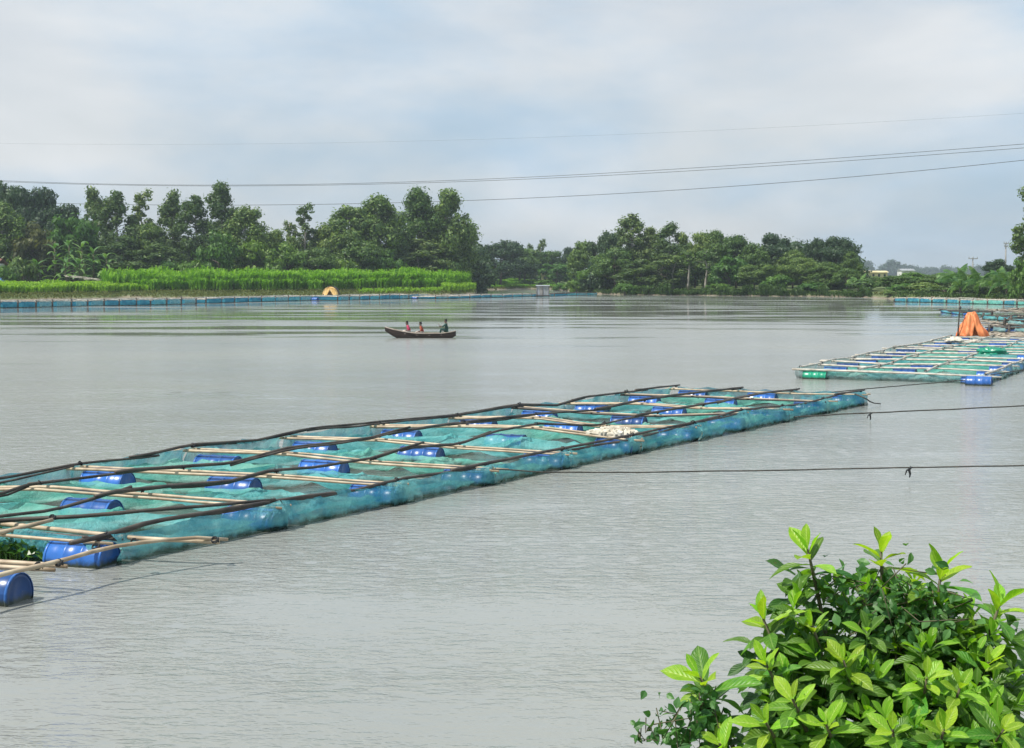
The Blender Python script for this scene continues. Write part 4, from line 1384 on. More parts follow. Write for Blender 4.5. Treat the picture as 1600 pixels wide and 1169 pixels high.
# --- water hyacinth inside the nearest cage
def hyacinth():
    rng = np.random.default_rng(72)
    parts = []
    c0 = at_z(-60, 876, 0); c1 = at_z(100, 879, 0); c2 = at_z(82, 860, 0); c3 = at_z(-60, 856, 0)
    for i in range(520):
        s, t = rng.random(), rng.random()
        p = (c0 * (1 - s) + c1 * s) * (1 - t) + (c3 * (1 - s) + c2 * s) * t
        h = 0.05 + 0.27 * rng.random() * (1 - 0.7 * max(0, s - 0.6) / 0.4)
        p = p + np.array([0, 0, h])
        parts.append(p)
    C = np.array(parts)
    N = rng.normal(size=C.shape) * 0.5 + np.array([0, -0.3, 0.8])
    V, Q = leaf_quads(C, N, 0.15 + 0.06 * rng.random(len(C)), 0.13, -0.2, rng)
    # stalks
    st = []
    for p in C[::2]:
        b = p * np.array([1, 1, 0]) + np.array([rng.normal() * 0.03, rng.normal() * 0.03, -0.02])
        w = np.array([0.012, 0, 0])
        st.append((b - w, b + w, p + w * 0.6, p - w * 0.6))
    SV = np.array(st).reshape(-1, 3)
    V, Q = cat_quads([(V, Q), (SV, np.arange(len(SV)).reshape(-1, 4))])
    tag(link('water_hyacinth', np_mesh('water_hyacinth', V, Q, M['hyacinth'])), 'green water hyacinth floating in the nearest cage at the left edge', 'water plant', None, 'stuff')
hyacinth()

# --- heaps lying on the rafts
def heap(name, label, cat, px, py, z, size, material, seed, bits=0, bit_mat=None):
    c = Vector(at_z(px, py, z))
    mb = MB()
    n, m = 28, 12
    P = []
    for j in range(m + 1):
        t = j / m * math.pi / 2 * 1.25
        row = []
        for i in range(n + 1):
            a = 2 * math.pi * (i % n) / n
            d = Vector((math.cos(a) * math.cos(t * 0.8), math.sin(a) * math.cos(t * 0.8), math.sin(t * 0.8)))
            k = 1 + 0.35 * mnoise.noise(d * 2.2 + Vector((seed, 0, 0))) + 0.18 * mnoise.noise(d * 6 + Vector((seed, 5, 0)))
            row.append((d.x * size[0] * k, d.y * size[1] * k, max(-0.05, d.z * size[2] * k)))
        P.append(row)
    mb.grid(P)
    rnd = random.Random(seed)
    e = empty(name, c)
    link('bundle', mb.mesh(name, material), e)
    tag(e, label, cat)
    if bits:
        bm_ = MB()
        for _ in range(bits):
            a, r = rnd.random() * 6.28, rnd.random() ** 0.5
            p = Vector((math.cos(a) * size[0] * r, math.sin(a) * size[1] * r, size[2] * (1.05 - 0.8 * r * r)))
            q = Matrix.Rotation(rnd.random() * 3, 3, 'Z') @ Matrix.Rotation(rnd.random() * 2, 3, 'X')
            bm_.box(p, (0.16, 0.11, 0.08), q)
        s = link('scraps', bm_.mesh('scraps', bit_mat or material, False), e)
        s['kind'] = 'stuff'
    return e
heap('float_heap', 'pale heap of foam scraps lying on the long raft', 'heap', 958, 681, 0.36, (0.62, 0.45, 0.16), M['foam'], 4, 70)
heap('net_bundle', 'dark green bundled net lying on the right raft', 'net bundle', 1550, 553, 0.45, (0.75, 0.6, 0.32), M['drum_green'], 6)
heap('cloth_bundle', 'pale cloth bundle at the left foot of the orange tarp', 'cloth', 1492, 533, 0.40, (0.55, 0.4, 0.22), M['foam'], 9)
heap('sack', 'small white sack in front of the orange tarp opening', 'sack', 1524, 534, 0.42, (0.32, 0.25, 0.12), M['cloth_pale'], 12)

# --- orange tarp shelter on the right raft
def orange_tarp():
    Y = 92.0
    c = Vector((xpx(1519, Y), Y, 0.36))
    e = empty('tarp_shelter', c, 0.0, (0.9, 0.9, 0.95))
    mb = MB()
    n, m = 64, 14
    P = []
    for j in range(m + 1):
        h = j / m
        row = []
        for i in range(n + 1):
            a = math.radians(-90 + 28) + math.radians(360 - 40) * i / n      # opening towards the viewer, a little right
            fold = math.sin(a * 8 + 1.0 + 0.6 * h) * 0.20 + math.sin(a * 19 + h) * 0.07
            gap = (1 - h) * 1.0
            r = (0.24 + 0.76 * (1 - h) ** 0.9) * (1 + fold * (0.6 + 0.4 * (1 - h)))
            zz = 1.55 * h - 0.10 * math.sin(a * 5) * (1 - h) * 0.4 + 0.05 * math.sin(a * 3) * h
            # the cloth edge closes over the opening above mid height
            q_ = (i / n - 0.5) * 2
            aa = a + math.radians(20) * q_ ** 3 * min(1.0, h / 0.55)
            cr_ = mnoise.noise(Vector((math.cos(aa) * 2.2, math.sin(aa) * 2.2, h * 3.0))) * 0.22 + mnoise.noise(Vector((math.cos(aa) * 6, math.sin(aa) * 6, h * 7.0))) * 0.07
            r *= 1 + cr_
            zz += 0.16 * mnoise.noise(Vector((math.cos(aa) * 1.6, math.sin(aa) * 1.6, 4.0))) * h
            row.append((r * 0.98 * math.cos(aa) - 0.10 * h, r * 0.8 * math.sin(aa), zz))
        P.append(row)
    mb.grid(P)
    top = [tuple(p) for p in P[-1]]
    mb.add(top + [(-0.10, 0, 1.60)], [(i, i + 1, len(top)) for i in range(len(top) - 1)] + [(len(top) - 1, 0, len(top))])
    me = mb.mesh('tarp', M['tarp_orange'])
    o = link('tarp', me, e)
    s = o.modifiers.new('thickness', 'SOLIDIFY'); s.thickness = 0.012
    pole_obj(e, [(-1.06, -0.2, -0.2), (-1.00, -0.2, 1.0), (-0.93, -0.2, 1.95)], 0.055, M['bamboo_dark'], 'pole')
    pole_obj(e, [(0.0, 0, -0.3), (0.0, 0, 1.55)], 0.04, M['bamboo_dark'], 'pole')
    k = MB(); k.tube([(-0.94, -0.2, 1.82), (-0.92, -0.2, 1.90), (-0.93, -0.2, 2.02)], [0.07, 0.10, 0.05], 7)
    link('knot', k.mesh('knot', M['tarp_dark']), e)
    tag(e, 'orange tarp shelter with a dark opening and a leaning pole on the right raft', 'shelter')
orange_tarp()

# --- yellow tarp shelter and grey hut on the far rows
def yellow_tarp():
    Y = 262.0
    e = empty('tarp_shelter', (xpx(517, Y), Y, 0.35))
    def arch(r, z0, y0, y1, w, name, mt):
        mb = MB()
        P = []
        for y in np.linspace(y0, y1, 6):
            P.append([(-math.cos(math.pi * k / 14) * w, y, z0 + math.sin(math.pi * k / 14) ** 0.8 * r + 0.04 * math.sin(y * 3 + k)) for k in range(15)])
        mb.grid(P)
        o = link(name, mb.mesh(name, mt), e)
        s = o.modifiers.new('thickness', 'SOLIDIFY'); s.thickness = 0.05
        return o
    arch(1.75, 0, -1.1, 1.2, 1.35, 'tarp', M['tarp_yellow'])
    arch(1.90, 0.02, 0.2, 1.4, 1.50, 'cover', M['tarp_dark'])
    mb = MB()                                   # back wall seen through the opening
    mb.add([(-1.2, 0.9, 0), (1.2, 0.9, 0), (0.9, 0.9, 1.2), (0, 0.9, 1.6), (-0.9, 0.9, 1.2)], [(0, 1, 2, 3, 4)])
    link('back_cloth', mb.mesh('back_cloth', M['tarp_yellow']), e)
    for sx in (-1, 1):                          # front flaps drawn aside
        mb = MB()
        mb.add([(sx * 1.32, -1.12, 0), (sx * 0.75, -1.30, 0), (sx * 0.30, -1.20, 0.75), (sx * 0.0, -1.12, 1.25), (sx * 0.0, -1.10, 1.70), (sx * 0.75, -1.10, 1.45), (sx * 1.2, -1.10, 0.75)],
               [(0, 1, 2, 3, 4, 5, 6)] if sx > 0 else [(6, 5, 4, 3, 2, 1, 0)])
        o = link('flap', mb.mesh('flap', M['tarp_yellow'], False), e)
        o.modifiers.new('thickness', 'SOLIDIFY').thickness = 0.03
    for sx in (-1.25, 1.25):
        pole_obj(e, [(sx, -1.1, -0.3), (sx * 0.5, -1.1, 0.95), (0, -1.1, 1.55)], 0.05, M['bamboo_pale'], 'pole')
    mb = MB(); mb.box((0, 0.1, -0.05), (3.0, 2.8, 0.10)); link('deck', mb.mesh('deck', M['bamboo_dark'], False), e)
    tag(e, 'small yellow arched tarp shelter among the far cage rows', 'shelter')
yellow_tarp()

def grey_hut():
    Y = 282.0
    x = xpx(848, Y)
    e = empty('raft_hut', (x, Y, 0.25))
    for i in range(4):
        mb = MB(); mb.box((-0.9 + 0.6 * i, -1.0, 1.0), (0.56, 0.04, 1.7))
        link('panel', mb.mesh('panel', M['tin'] if i != 1 else M['concrete'], False), e)
    for sx in (-1.2, 1.2):
        mb = MB(); mb.box((sx, 0, 1.0), (0.05, 2.0, 1.7)); link('side_wall', mb.mesh('side_wall', M['tin'], False), e)
    mb = MB(); mb.box((0, 0, 1.95), (2.7, 2.4, 0.08), Matrix.Rotation(0.06, 3, 'X')); link('roof', mb.mesh('roof', M['tin'], False), e)
    for sx in (-1.15, 0.0, 1.15):
        mb = MB(); mb.tube([(sx, -1.06, -0.6), (sx, -1.06, 1.9)], 0.06, 6); link('post', mb.mesh('post', M['bamboo_dark']), e)
    mb = MB(); mb.box((0, 0, 0.05), (2.8, 2.5, 0.12)); link('deck', mb.mesh('deck', M['bamboo_dark'], False), e)
    tag(e, 'tiny grey panelled hut standing over the water in the far gap', 'hut')
grey_hut()

# ------------------------------------------------------------------ buildings
def house():
    Y = 288.0
    x = xpx(-24, Y)
    gz = ground_z(x, Y)
    e = empty('house', (x, Y, gz))
    mb = MB(); mb.box((0, 0, 2.3), (6.6, 5, 4.6)); link('wall', mb.mesh('wall', M['white_wall'], False), e)
    mb = MB()
    P = []
    for j, (yy, zz) in enumerate(((-3.2, 4.5), (0, 5.6), (3.2, 4.5))):
        P.append([(-3.8 + 7.6 * i / 40, yy, zz + 0.05 * math.sin(i * 1.57)) for i in range(41)])
    mb.grid(P)
    o = link('roof', mb.mesh('roof', M['rust']), e)
    o.modifiers.new('thickness', 'SOLIDIFY').thickness = 0.12
    for sx in (-1.6, 1.4):
        w = MB(); w.box((sx, -2.53, 2.6), (0.9, 0.08, 1.1)); wo = link('window', w.mesh('window', M['dark_glass'], False), e)
        f = MB()
        for q in ((-0.5, 0, 0.1, 1.3), (0.5, 0, 0.1, 1.3)):
            f.box((sx + q[0], -2.56, 2.6), (q[2], 0.12, q[3]))
        f.box((sx, -2.56, 3.2), (1.1, 0.12, 0.1)); f.box((sx, -2.56, 2.0), (1.1, 0.14, 0.1))
        link('frame', f.mesh('frame', M['concrete'], False), wo)
    tag(e, 'white house with a rusty roof, cut by the left edge', 'house')
    mb = MB()
    P = [[(-1.0 + 2.2 * i / 10, -0.8 * (1 - j / 6), 1.9 * (j / 6) ** 0.8 * (1 - 0.35 * (i / 10) ** 2) + 0.06 * math.sin(i * 1.7 + j)) for i in range(11)] for j in range(7)]
    mb.grid(P)
    o = link('blue_sheet', mb.mesh('blue_sheet', M['tarp_blue']))
    o.location = (xpx(2, 280), 280, ground_z(xpx(2, 280), 280) + 0.9)
    o.modifiers.new('thickness', 'SOLIDIFY').thickness = 0.03
    tag(o, 'blue plastic sheet hung below the white house', 'sheet')
house()

def far_building(px0, px1, top, base, Y, wall, label, nwin=3, roof='rust'):
    x0, x1 = xpx(px0, Y), xpx(px1, Y)
    zt, zb = at_y(px0, top, Y)[2], ground_z((x0 + x1) / 2, Y)
    w, h = x1 - x0, zt - zb
    e = empty('building', ((x0 + x1) / 2, Y, zb))
    mb = MB(); mb.box((0, 0, h * 0.45), (w, 5, h * 0.9)); link('wall', mb.mesh('wall', M[wall], False), e)
    mb = MB()
    mb.add([(-w * .55, -3, h * .9), (w * .55, -3, h * .9), (w * .55, 0, h * 1.05), (-w * .55, 0, h * 1.05), (w * .55, 3, h * .9), (-w * .55, 3, h * .9)], [(0, 1, 2, 3), (3, 2, 4, 5), (0, 3, 5), (1, 4, 2)])
    link('roof', mb.mesh('roof', M[roof], False), e)
    for i in range(nwin):
        mb = MB(); mb.box((-w / 2 + w * (i + 0.5) / nwin, -2.53, h * 0.62), (w / nwin * 0.35, 0.1, h * 0.28))
        link('window', mb.mesh('window', M['dark_glass'], False), e)
    tag(e, label, 'building')
far_building(1347, 1382, 424, 436, 420, 'yellow_wall', 'pale yellow building among bushes right of the right bank trees', 4, 'yellow_wall')
far_building(1404, 1424, 421, 432, 440, 'white_wall', 'small pale building right of the yellow one, half hidden by bushes', 2, 'tin')
far_building(846, 856, 428, 436, 462, 'yellow_wall', 'tiny pale hut at the right end of the far green field', 1, 'yellow_wall')

def bamboo_rack():
    Y = 285.0
    e = empty('bamboo_rack', (xpx(130, Y), Y, ground_z(xpx(130, Y), Y)))
    for k, (xa, za, xb, zb) in enumerate(((-3.6, 2.6, 4.2, 1.7), (-3.2, 2.35, 3.8, 1.55), (0.5, 1.8, 4.0, 1.8))):
        pole_obj(e, [(xa, -0.3 * k, za), ((xa + xb) / 2, -0.3 * k, (za + zb) / 2 + 0.1), (xb, -0.3 * k, zb)], 0.08, M['bamboo_grey'], 'rail')
    for xq, zq in ((-3.0, 2.5), (-0.5, 2.2), (2.0, 1.95), (3.6, 1.75)):
        pole_obj(e, [(xq, 0, -0.2), (xq, 0, zq)], 0.09, M['bamboo_dark'], 'post')
    tag(e, 'sloping bamboo rail rack beside the banana plants', 'rack')
bamboo_rack()

def utility_pole(px, top, Y, label, arms):
    x = xpx(px, Y)
    gz = ground_z(x, Y)
    h = at_y(px, top, Y)[2] - gz
    e = empty('utility_pole', (x, Y, gz))
    mb = MB(); mb.tube([(0, 0, -0.5), (0, 0, h * 0.5), (0, 0, h)], [0.28, 0.22, 0.16], 8); link('post', mb.mesh('post', M['concrete']), e)
    for dz, w in arms:
        mb = MB(); mb.box((0, -0.2, h - dz), (w, 0.18, 0.22)); link('crossarm', mb.mesh('crossarm', M['concrete'], False), e)
        for s in (-0.45, 0.0, 0.45):
            mb = MB(); mb.tube([(s * w, -0.2, h - dz + 0.1), (s * w, -0.2, h - dz + 0.55)], [0.12, 0.08], 6); link('insulator', mb.mesh('insulator', M['tin']), e)
    tag(e, label, 'utility pole')
utility_pole(1518, 402, 420, 'shorter utility pole with one wide crossarm above the palms', [(0.4, 2.6)])
utility_pole(1569, 379, 400, 'taller utility pole left of the tree at the right edge', [(0.3, 1.3), (1.1, 1.0)])

# ------------------------------------------------------------------ overhead wires
def wire(pts, label, r):
    px = np.array([p[0] for p in pts], float); py = np.array([p[1] for p in pts], float)
    co = np.polyfit((px - 800) / 800, py, 3)
    out = []
    for q in np.linspace(-700, 2300, 60):
        Y = 1.0 / np.interp(q, [-700, 2300], [1 / 470.0, 1 / 290.0])
        qq = min(max(q, -300), 1900)
        y = np.polyval(co, (qq - 800) / 800) + (q - qq) * (np.polyval(np.polyder(co), (qq - 800) / 800) / 800)
        out.append(at_y(q, y, Y))
    mb = MB(); mb.tube(out, r, 5)
    tag(link('overhead_wire', mb.mesh('overhead_wire', M['wire'])), label, 'wire', 'overhead wires')
wire([(0, 283), (200, 287), (400, 288.5), (600, 286), (800, 279), (1000, 268), (1200, 254.5), (1400, 239), (1600, 226)], 'overhead wire, upper one of the close pair', 0.055)
wire([(0, 284.5), (200, 288.5), (400, 290), (600, 288), (800, 281.5), (1000, 272), (1200, 259.5), (1400, 244.5), (1600, 232)], 'overhead wire, lower one of the close pair', 0.055)
wire([(0, 315), (90, 318.5), (240, 320), (400, 321), (530, 319), (725, 313.5), (900, 305), (1100, 294.5), (1300, 280), (1600, 250)], 'lowest overhead wire, passing behind the left bank treetops', 0.062)
wire([(0, 224), (200, 226), (400, 225), (800, 216), (1200, 200), (1600, 177)], 'faint thin wire highest in the sky', 0.014)

# ------------------------------------------------------------------ mooring ropes
def rope(label, pts, r=0.014, material='rope', knot=None):
    P = [Vector(at_z(a, b, z)) for a, b, z in pts]
    e = empty('mooring_rope', P[0])
    res = []
    for a, b in zip(P, P[1:]):
        for i in range(8):
            t = i / 8
            q = a.lerp(b, t) - P[0]
            q.z += 0.012 * mnoise.noise(q * 1.5)
            res.append(q)
    res.append(P[-1] - P[0])
    mb = MB(); mb.tube(res, r, 5); link('line', mb.mesh('line', M[material]), e)
    if knot:
        kp = Vector(at_z(*knot)) - P[0]
        mb = MB()
        mb.tube([kp + Vector((0.02, 0, 0.02)), kp + Vector((-0.03, 0, -0.05)), kp + Vector((-0.01, 0, -0.13)), kp + Vector((-0.02, 0.0, -0.20))], [0.035, 0.03, 0.022, 0.01], 6)
        mb.tube([kp, kp + Vector((-0.08, 0.01, -0.06)), kp + Vector((-0.11, 0.0, -0.15))], [0.022, 0.018, 0.008], 6)
        link('knot', mb.mesh('knot', M['lash']), e)
    tag(e, label, 'rope', 'mooring ropes')
rope('mooring rope with a hanging knotted rag, running from the long raft to the right edge', [(768, 733, 0.36), (860, 738, 0.25), (1000, 738, 0.22), (1200, 735, 0.25), (1430, 730.5, 0.30), (1620, 727, 0.36), (1800, 722, 0.5)], 0.015, 'rope', (1423, 731, 0.30))
rope('mooring rope starting at the far corner of the long raft, with a small knot', [(1240, 652, 0.1), (1300, 648, 0.14), (1362, 645, 0.20), (1480, 640, 0.26), (1620, 633, 0.35), (1800, 622, 0.5)], 0.02, 'rope', (1361, 646, 0.22))
rope('thin rope between the long raft and the right raft', [(1290, 614, 0.35), (1370, 606, 0.25), (1440, 600, 0.16), (1530, 592, 0.15)], 0.018, 'rope')
rope('short rope from the corner of the right raft to the right edge', [(1548, 586, 0.3), (1600, 578, 0.3), (1700, 566, 0.4)], 0.02, 'rope')
pole_obj(main_raft, [P2(1336, 616, 0.42), P2(1352, 622, 0.36), P2(1362, 630, 0.12), P2(1376, 631, 0.05)], 0.025, M['rope'], 'loose_rope')

# ------------------------------------------------------------------ boat and people
def boat():
    Y = float(at_z(655, 528, 0)[1])
    e = empty('rowing_boat', (xpx(657, Y), Y, 0.0))
    Ln = 4.75
    st = 26
    def sect(t, inner=0.0):
        x = -Ln / 2 + Ln * t
        w = 0.50 * (math.sin(math.pi * (0.04 + 0.92 * t)) ** 0.65) - inner
        w = max(0.012, w)
        sheer = 0.30 + 0.42 * max(0, 1 - t / 0.55) ** 1.9 + 0.16 * max(0, (t - 0.72) / 0.28) ** 2
        keel = -0.16 + 0.62 * max(0, 1 - t / 0.30) ** 1.8 + 0.30 * max(0, (t - 0.84) / 0.16) ** 1.6 + inner
        keel = min(keel, sheer - 0.03)
        pts = []
        for k in range(9):
            a = math.pi * k / 8
            yy = -math.cos(a) * w * (1.0 if k in (0, 8) else 0.96)
            zz = keel + (sheer - keel) * (1 - math.sin(a) ** 0.55)
            pts.append((x, yy, zz))
        return pts
    mb = MB(); mb.grid([sect(i / st) for i in range(st + 1)]); hull = link('hull', mb.mesh('hull', M['boat_wood']), e)
    mb = MB(); mb.grid([sect(0.06 + 0.88 * i / st, 0.035) for i in range(st + 1)]); link('lining', mb.mesh('lining', M['boat_inner']), e)
    for s in (0, 8):
        mb = MB(); mb.tube([Vector(sect(i / st)[s]) + Vector((0, 0, 0.012)) for i in range(st + 1)], 0.026, 6); link('gunwale', mb.mesh('gunwale', M['boat_inner']), e)
    for t, wd in ((0.30, 0.2), (0.46, 0.2), (0.62, 0.2), (0.78, 0.25)):
        p = sect(t); hw = abs(p[0][1]) - 0.02
        mb = MB(); mb.box((p[0][0], 0, p[0][2] - 0.10), (wd, hw * 2, 0.035)); link('thwart', mb.mesh('thwart', M['boat_inner'], False), e)
    mb = MB()
    mb.grid([[(sect(t)[0][0], sect(t)[0][1] * 0.97, sect(t)[0][2] - 0.03), (sect(t)[8][0], sect(t)[8][1] * 0.97, sect(t)[8][2] - 0.03)] for t in (0.84, 0.89, 0.94, 0.99)])
    link('stern_deck', mb.mesh('stern_deck', M['boat_inner'], False), e)
    tag(e, 'slender dark wooden rowing boat carrying three people on the river', 'boat')
    return e.location, sect

def skin_obj(name, verts, edges, radii, material, parent, sub=2):
    me = bpy.data.meshes.new(name)
    me.from_pydata([tuple(v) for v in verts], edges, [])
    me.materials.append(material)
    o = link(name, me, parent)
    o.modifiers.new('skin', 'SKIN')
    sv = me.skin_vertices[0].data
    for i, r in enumerate(radii):
        sv[i].radius = r if hasattr(r, '__len__') else (r, r)
        sv[i].use_root = (i == 0)
    o.modifiers['skin'].use_smooth_shade = True
    md = o.modifiers.new('sub', 'SUBSURF'); md.levels = sub; md.render_levels = sub
    return o

def person(label, loc, rz, shirt, lower, lean=0.0, arms='rest', hair_long=False, shawl=None):
    """seated figure facing local -X; pelvis at the origin"""
    e = empty('person', loc, rz)
    V, E, R = [], [], []
    def add(p, r, par=None):
        V.append(Vector(p)); R.append(r)
        if par is not None:
            E.append((par, len(V) - 1))
        return len(V) - 1
    pel = add((0, 0, 0.10), (0.15, 0.12))
    wai = add((-0.02 - lean * .15, 0, 0.27), (0.125, 0.10), pel)
    che = add((-0.03 - lean * .35, 0, 0.45), (0.155, 0.11), wai)
    nek = add((-0.03 - lean * .5, 0, 0.585), 0.055, che)
    hd0 = add((-0.045 - lean * .55, 0, 0.66), (0.072, 0.075), nek)
    hd1 = add((-0.045 - lean * .55, 0, 0.745), (0.078, 0.092), hd0)
    hd2 = add((-0.035 - lean * .55, 0, 0.80), (0.055, 0.065), hd1)
    add((-0.150 - lean * .55, 0, 0.69), 0.014, hd0)                    # nose
    ARM = []
    for s in (-1, 1):
        sh = add((-0.03 - lean * .4, s * 0.19, 0.51), 0.055, che)
        if arms == 'row':
            el = (-0.22 - lean * .4, s * 0.26, 0.34); wr = (-0.40 - lean * .4, s * 0.10 + 0.18, 0.36)
        elif arms == 'lap':
            el = (-0.08, s * 0.25, 0.25); wr = (-0.27, s * 0.13, 0.20)
        else:
            el = (-0.06, s * 0.27, 0.24); wr = (-0.26, s * 0.17, 0.19)
        ie = add(el, 0.042, sh)
        iw = add(wr, 0.030, ie)
        ip = add(Vector(wr) + Vector((-0.07, 0, -0.01)), (0.034, 0.016), iw)
        for k, (dy, ll) in enumerate(((-0.028, 0.062), (-0.010, 0.074), (0.010, 0.070), (0.028, 0.055))):
            f1 = add(Vector(wr) + Vector((-0.10, dy, -0.015)), 0.0085, ip)
            add(Vector(wr) + Vector((-0.10 - ll * 0.6, dy, -0.04)), 0.0075, f1)
        t1 = add(Vector(wr) + Vector((-0.05, -s * 0.045, -0.005)), 0.0095, iw)
        add(Vector(wr) + Vector((-0.085, -s * 0.055, -0.03)), 0.008, t1)
        ARM.append((sh, ie, iw))
    LEG = []
    for s in (-1, 1):
        hp = add((-0.05, s * 0.10, 0.08), 0.085, pel)
        kn = add((-0.42, s * 0.13, 0.17), 0.060, hp)
        an = add((-0.46, s * 0.11, -0.20), 0.038, kn)
        to = add((-0.62, s * 0.12, -0.235), (0.038, 0.025), an)
        LEG.append((hp, kn, an))
    skin_obj('body', V, E, R, M['skin'], e)
    # clothes follow the body
    cv = [V[pel], V[wai], V[che], V[nek] - Vector((0, 0, 0.05))]
    ce = [(0, 1), (1, 2), (2, 3)]
    cr = [(0.168, 0.14), (0.145, 0.12), (0.172, 0.128), 0.066]
    for sh, ie, iw in ARM:
        cv += [V[sh], V[ie], V[ie].lerp(V[iw], 0.35)]
        k = len(cv)
        ce += [(2, k - 3), (k - 3, k - 2), (k - 2, k - 1)]
        cr += [0.068, 0.055, 0.048]
    skin_obj('shirt', cv, ce, cr, M[shirt], e)
    lv = [V[pel]]; le = []; lr = [(0.165, 0.13)]
    for hp, kn, an in LEG:
        lv += [V[hp], V[kn], V[an].lerp(V[kn], 0.15)]
        k = len(lv)
        le += [(0, k - 3), (k - 3, k - 2), (k - 2, k - 1)]
        lr += [0.10, 0.075, 0.055]
    skin_obj('trousers', lv, le, lr, M[lower], e)
    h = V[hd1]
    hv = [h + Vector((0.035, 0, 0.0)), h + Vector((0.015, 0, 0.05)), h + Vector((0.04, 0, -0.06))]
    hr = [(0.088, 0.088), (0.076, 0.082), (0.06, 0.05)]
    he = [(0, 1), (0, 2)]
    if hair_long:
        hv.append(h + Vector((0.07, 0, -0.18))); hr.append(0.045); he.append((2, 3))
    skin_obj('hair', hv, he, hr, M['hair'], e)
    mb = MB()
    for s in (-1, 1):
        c = h + Vector((-0.088, s * 0.032, -0.012))
        mb.tube([c + Vector((-0.006, 0, 0)), c, c + Vector((0.006, 0, 0))], [0.004, 0.011, 0.004], 6)
    mb.tube([h + Vector((-0.094, -0.024, -0.085)), h + Vector((-0.100, 0, -0.087)), h + Vector((-0.094, 0.024, -0.085))], 0.006, 5)
    link('face', mb.mesh('face', M['hair']), e)
    tag(e, label, 'person', 'people in the boat')
    return e

bl, sect = boat()
def seat_at(t, dz=0.0):
    p = sect(t)
    return Vector((bl.x + p[0][0], bl.y, p[0][2] - 0.10 + 0.02 + dz))
person('person in a pink shirt sitting nearest the bow of the boat', seat_at(0.345, 0.02), 0.1, 'cloth_pink', 'cloth_pale', 0.25, 'lap', True)
person('person in rust-red clothes sitting in the middle of the boat', seat_at(0.53, 0.02), -0.1, 'cloth_rust', 'cloth_pale', 0.2, 'rest')
rower = person('person in a dark green shirt paddling from the stern of the boat', seat_at(0.875, 0.16), 0.0, 'cloth_green', 'cloth_green', 0.1, 'row')
def paddle():
    p = seat_at(0.86, 0.1)
    e = empty('paddle', p)
    mb = MB(); mb.tube([(-0.52, 0.06, 0.62), (-0.40, 0.30, 0.34), (-0.22, 0.62, -0.05)], 0.02, 6); link('shaft', mb.mesh('shaft', M['boat_inner']), e)
    mb = MB(); mb.box((-0.13, 0.78, -0.26), (0.16, 0.03, 0.46), Matrix.Rotation(0.65, 3, 'X')); link('blade', mb.mesh('blade', M['boat_inner']), e)
    tag(e, 'paddle held by the person at the stern of the boat', 'paddle')
paddle()
# ------------------------------------------------------------------ foreground shrub
def leaf_grid(length, width, fold, curl, nu=4, nv=8, seed=0):
    """obovate leaf along +Y, upper side +Z; returns verts, faces, uvs"""
    V, U, Fc = [], [], []
    for j in range(nv + 1):
        s = j / nv
        w = width * 0.5 * (math.sin(math.pi * min(1.0, max(0.0, s)) ** 1.30) ** 0.85 if 0 < s < 1 else 0.0)
        w = max(w, width * 0.035 if s < 0.5 else 0.002)
        y = length * (s - 0.10 * abs(curl) * s * s)
        z = -length * curl * s * s + length * 0.10 * s
        for i in range(nu + 1):
            a = (i / nu - 0.5) * 2
            wav = 0.02 * length * math.sin(s * 9 + seed + a * 1.5) * abs(a)
            V.append(Vector((a * w, y, z + fold * abs(a) * w + wav)))
            U.append((0.5 + a * 0.5, s))
    for j in range(nv):
        for i in range(nu):
            k = j * (nu + 1) + i
            Fc.append((k, k + 1, k + nu + 2, k + nu + 1))
    return V, Fc, U

LEAFV = [leaf_grid(1.0, 0.39, 0.36, c, seed=k) for k, c in enumerate((0.05, 0.18, 0.34, 0.5))]

def leaf_mesh(k, material):
    V, Fc, U = LEAFV[k]
    me = bpy.data.meshes.new('leaf')
    me.from_pydata([tuple(v) for v in V], [], Fc)
    uv = me.uv_layers.new(name='UVMap')
    for li, l in enumerate(me.loops):
        uv.data[li].uv = U[l.vertex_index]
    me.materials.append(M[material])
    me.polygons.foreach_set('use_smooth', [True] * len(Fc))
    me.update()
    return me
LM = {(k, m): leaf_mesh(k, m) for k in range(4) for m in ('leaf_young', 'leaf_mature', 'leaf_old')}

def leaf_frame(axis, az, el):
    a = Vector(axis).normalized()
    r0 = a.cross(Vector((0.3, 0.9, 0.1))).normalized()
    r1 = a.cross(r0)
    rad = r0 * math.cos(az) + r1 * math.sin(az)
    d = rad * math.cos(el) + a * math.sin(el)
    nrm = -rad * math.sin(el) + a * math.cos(el)
    x = d.cross(nrm)
    return Matrix((x, d, nrm)).transposed()

TIPS = [(1262, 858, 5.0, 1.25), (1376, 860, 5.1, 1.3), (1470, 894, 5.0, 1.3), (1428, 905, 5.3, 0.8), (1562, 944, 4.9, 1.3), 
        (1192, 966, 4.9, 1.3), (1232, 995, 5.1, 0.85), (1268, 975, 4.85, 0.9), (1092, 1056, 4.7, 1.45), (1196, 1036, 4.7, 0.95), (1318, 1032, 4.7, 1.05), (1352, 935, 5.2, 0.9),
        (1448, 1058, 4.6, 1.05), (1545, 1034, 4.7, 1.1), (1500, 1075, 4.55, 0.95), (1238, 1092, 4.5, 1.0), (1196, 1128, 4.5, 1.1), (1124, 1162, 4.5, 1.0),
        (1290, 1130, 4.45, 1.0), (1520, 985, 4.9, 0.95), (1400, 1010, 4.95, 0.85), (1395, 1140, 4.4, 1.0), (1475, 1140, 4.4, 1.1), (1568, 1140, 4.4, 1.1)]

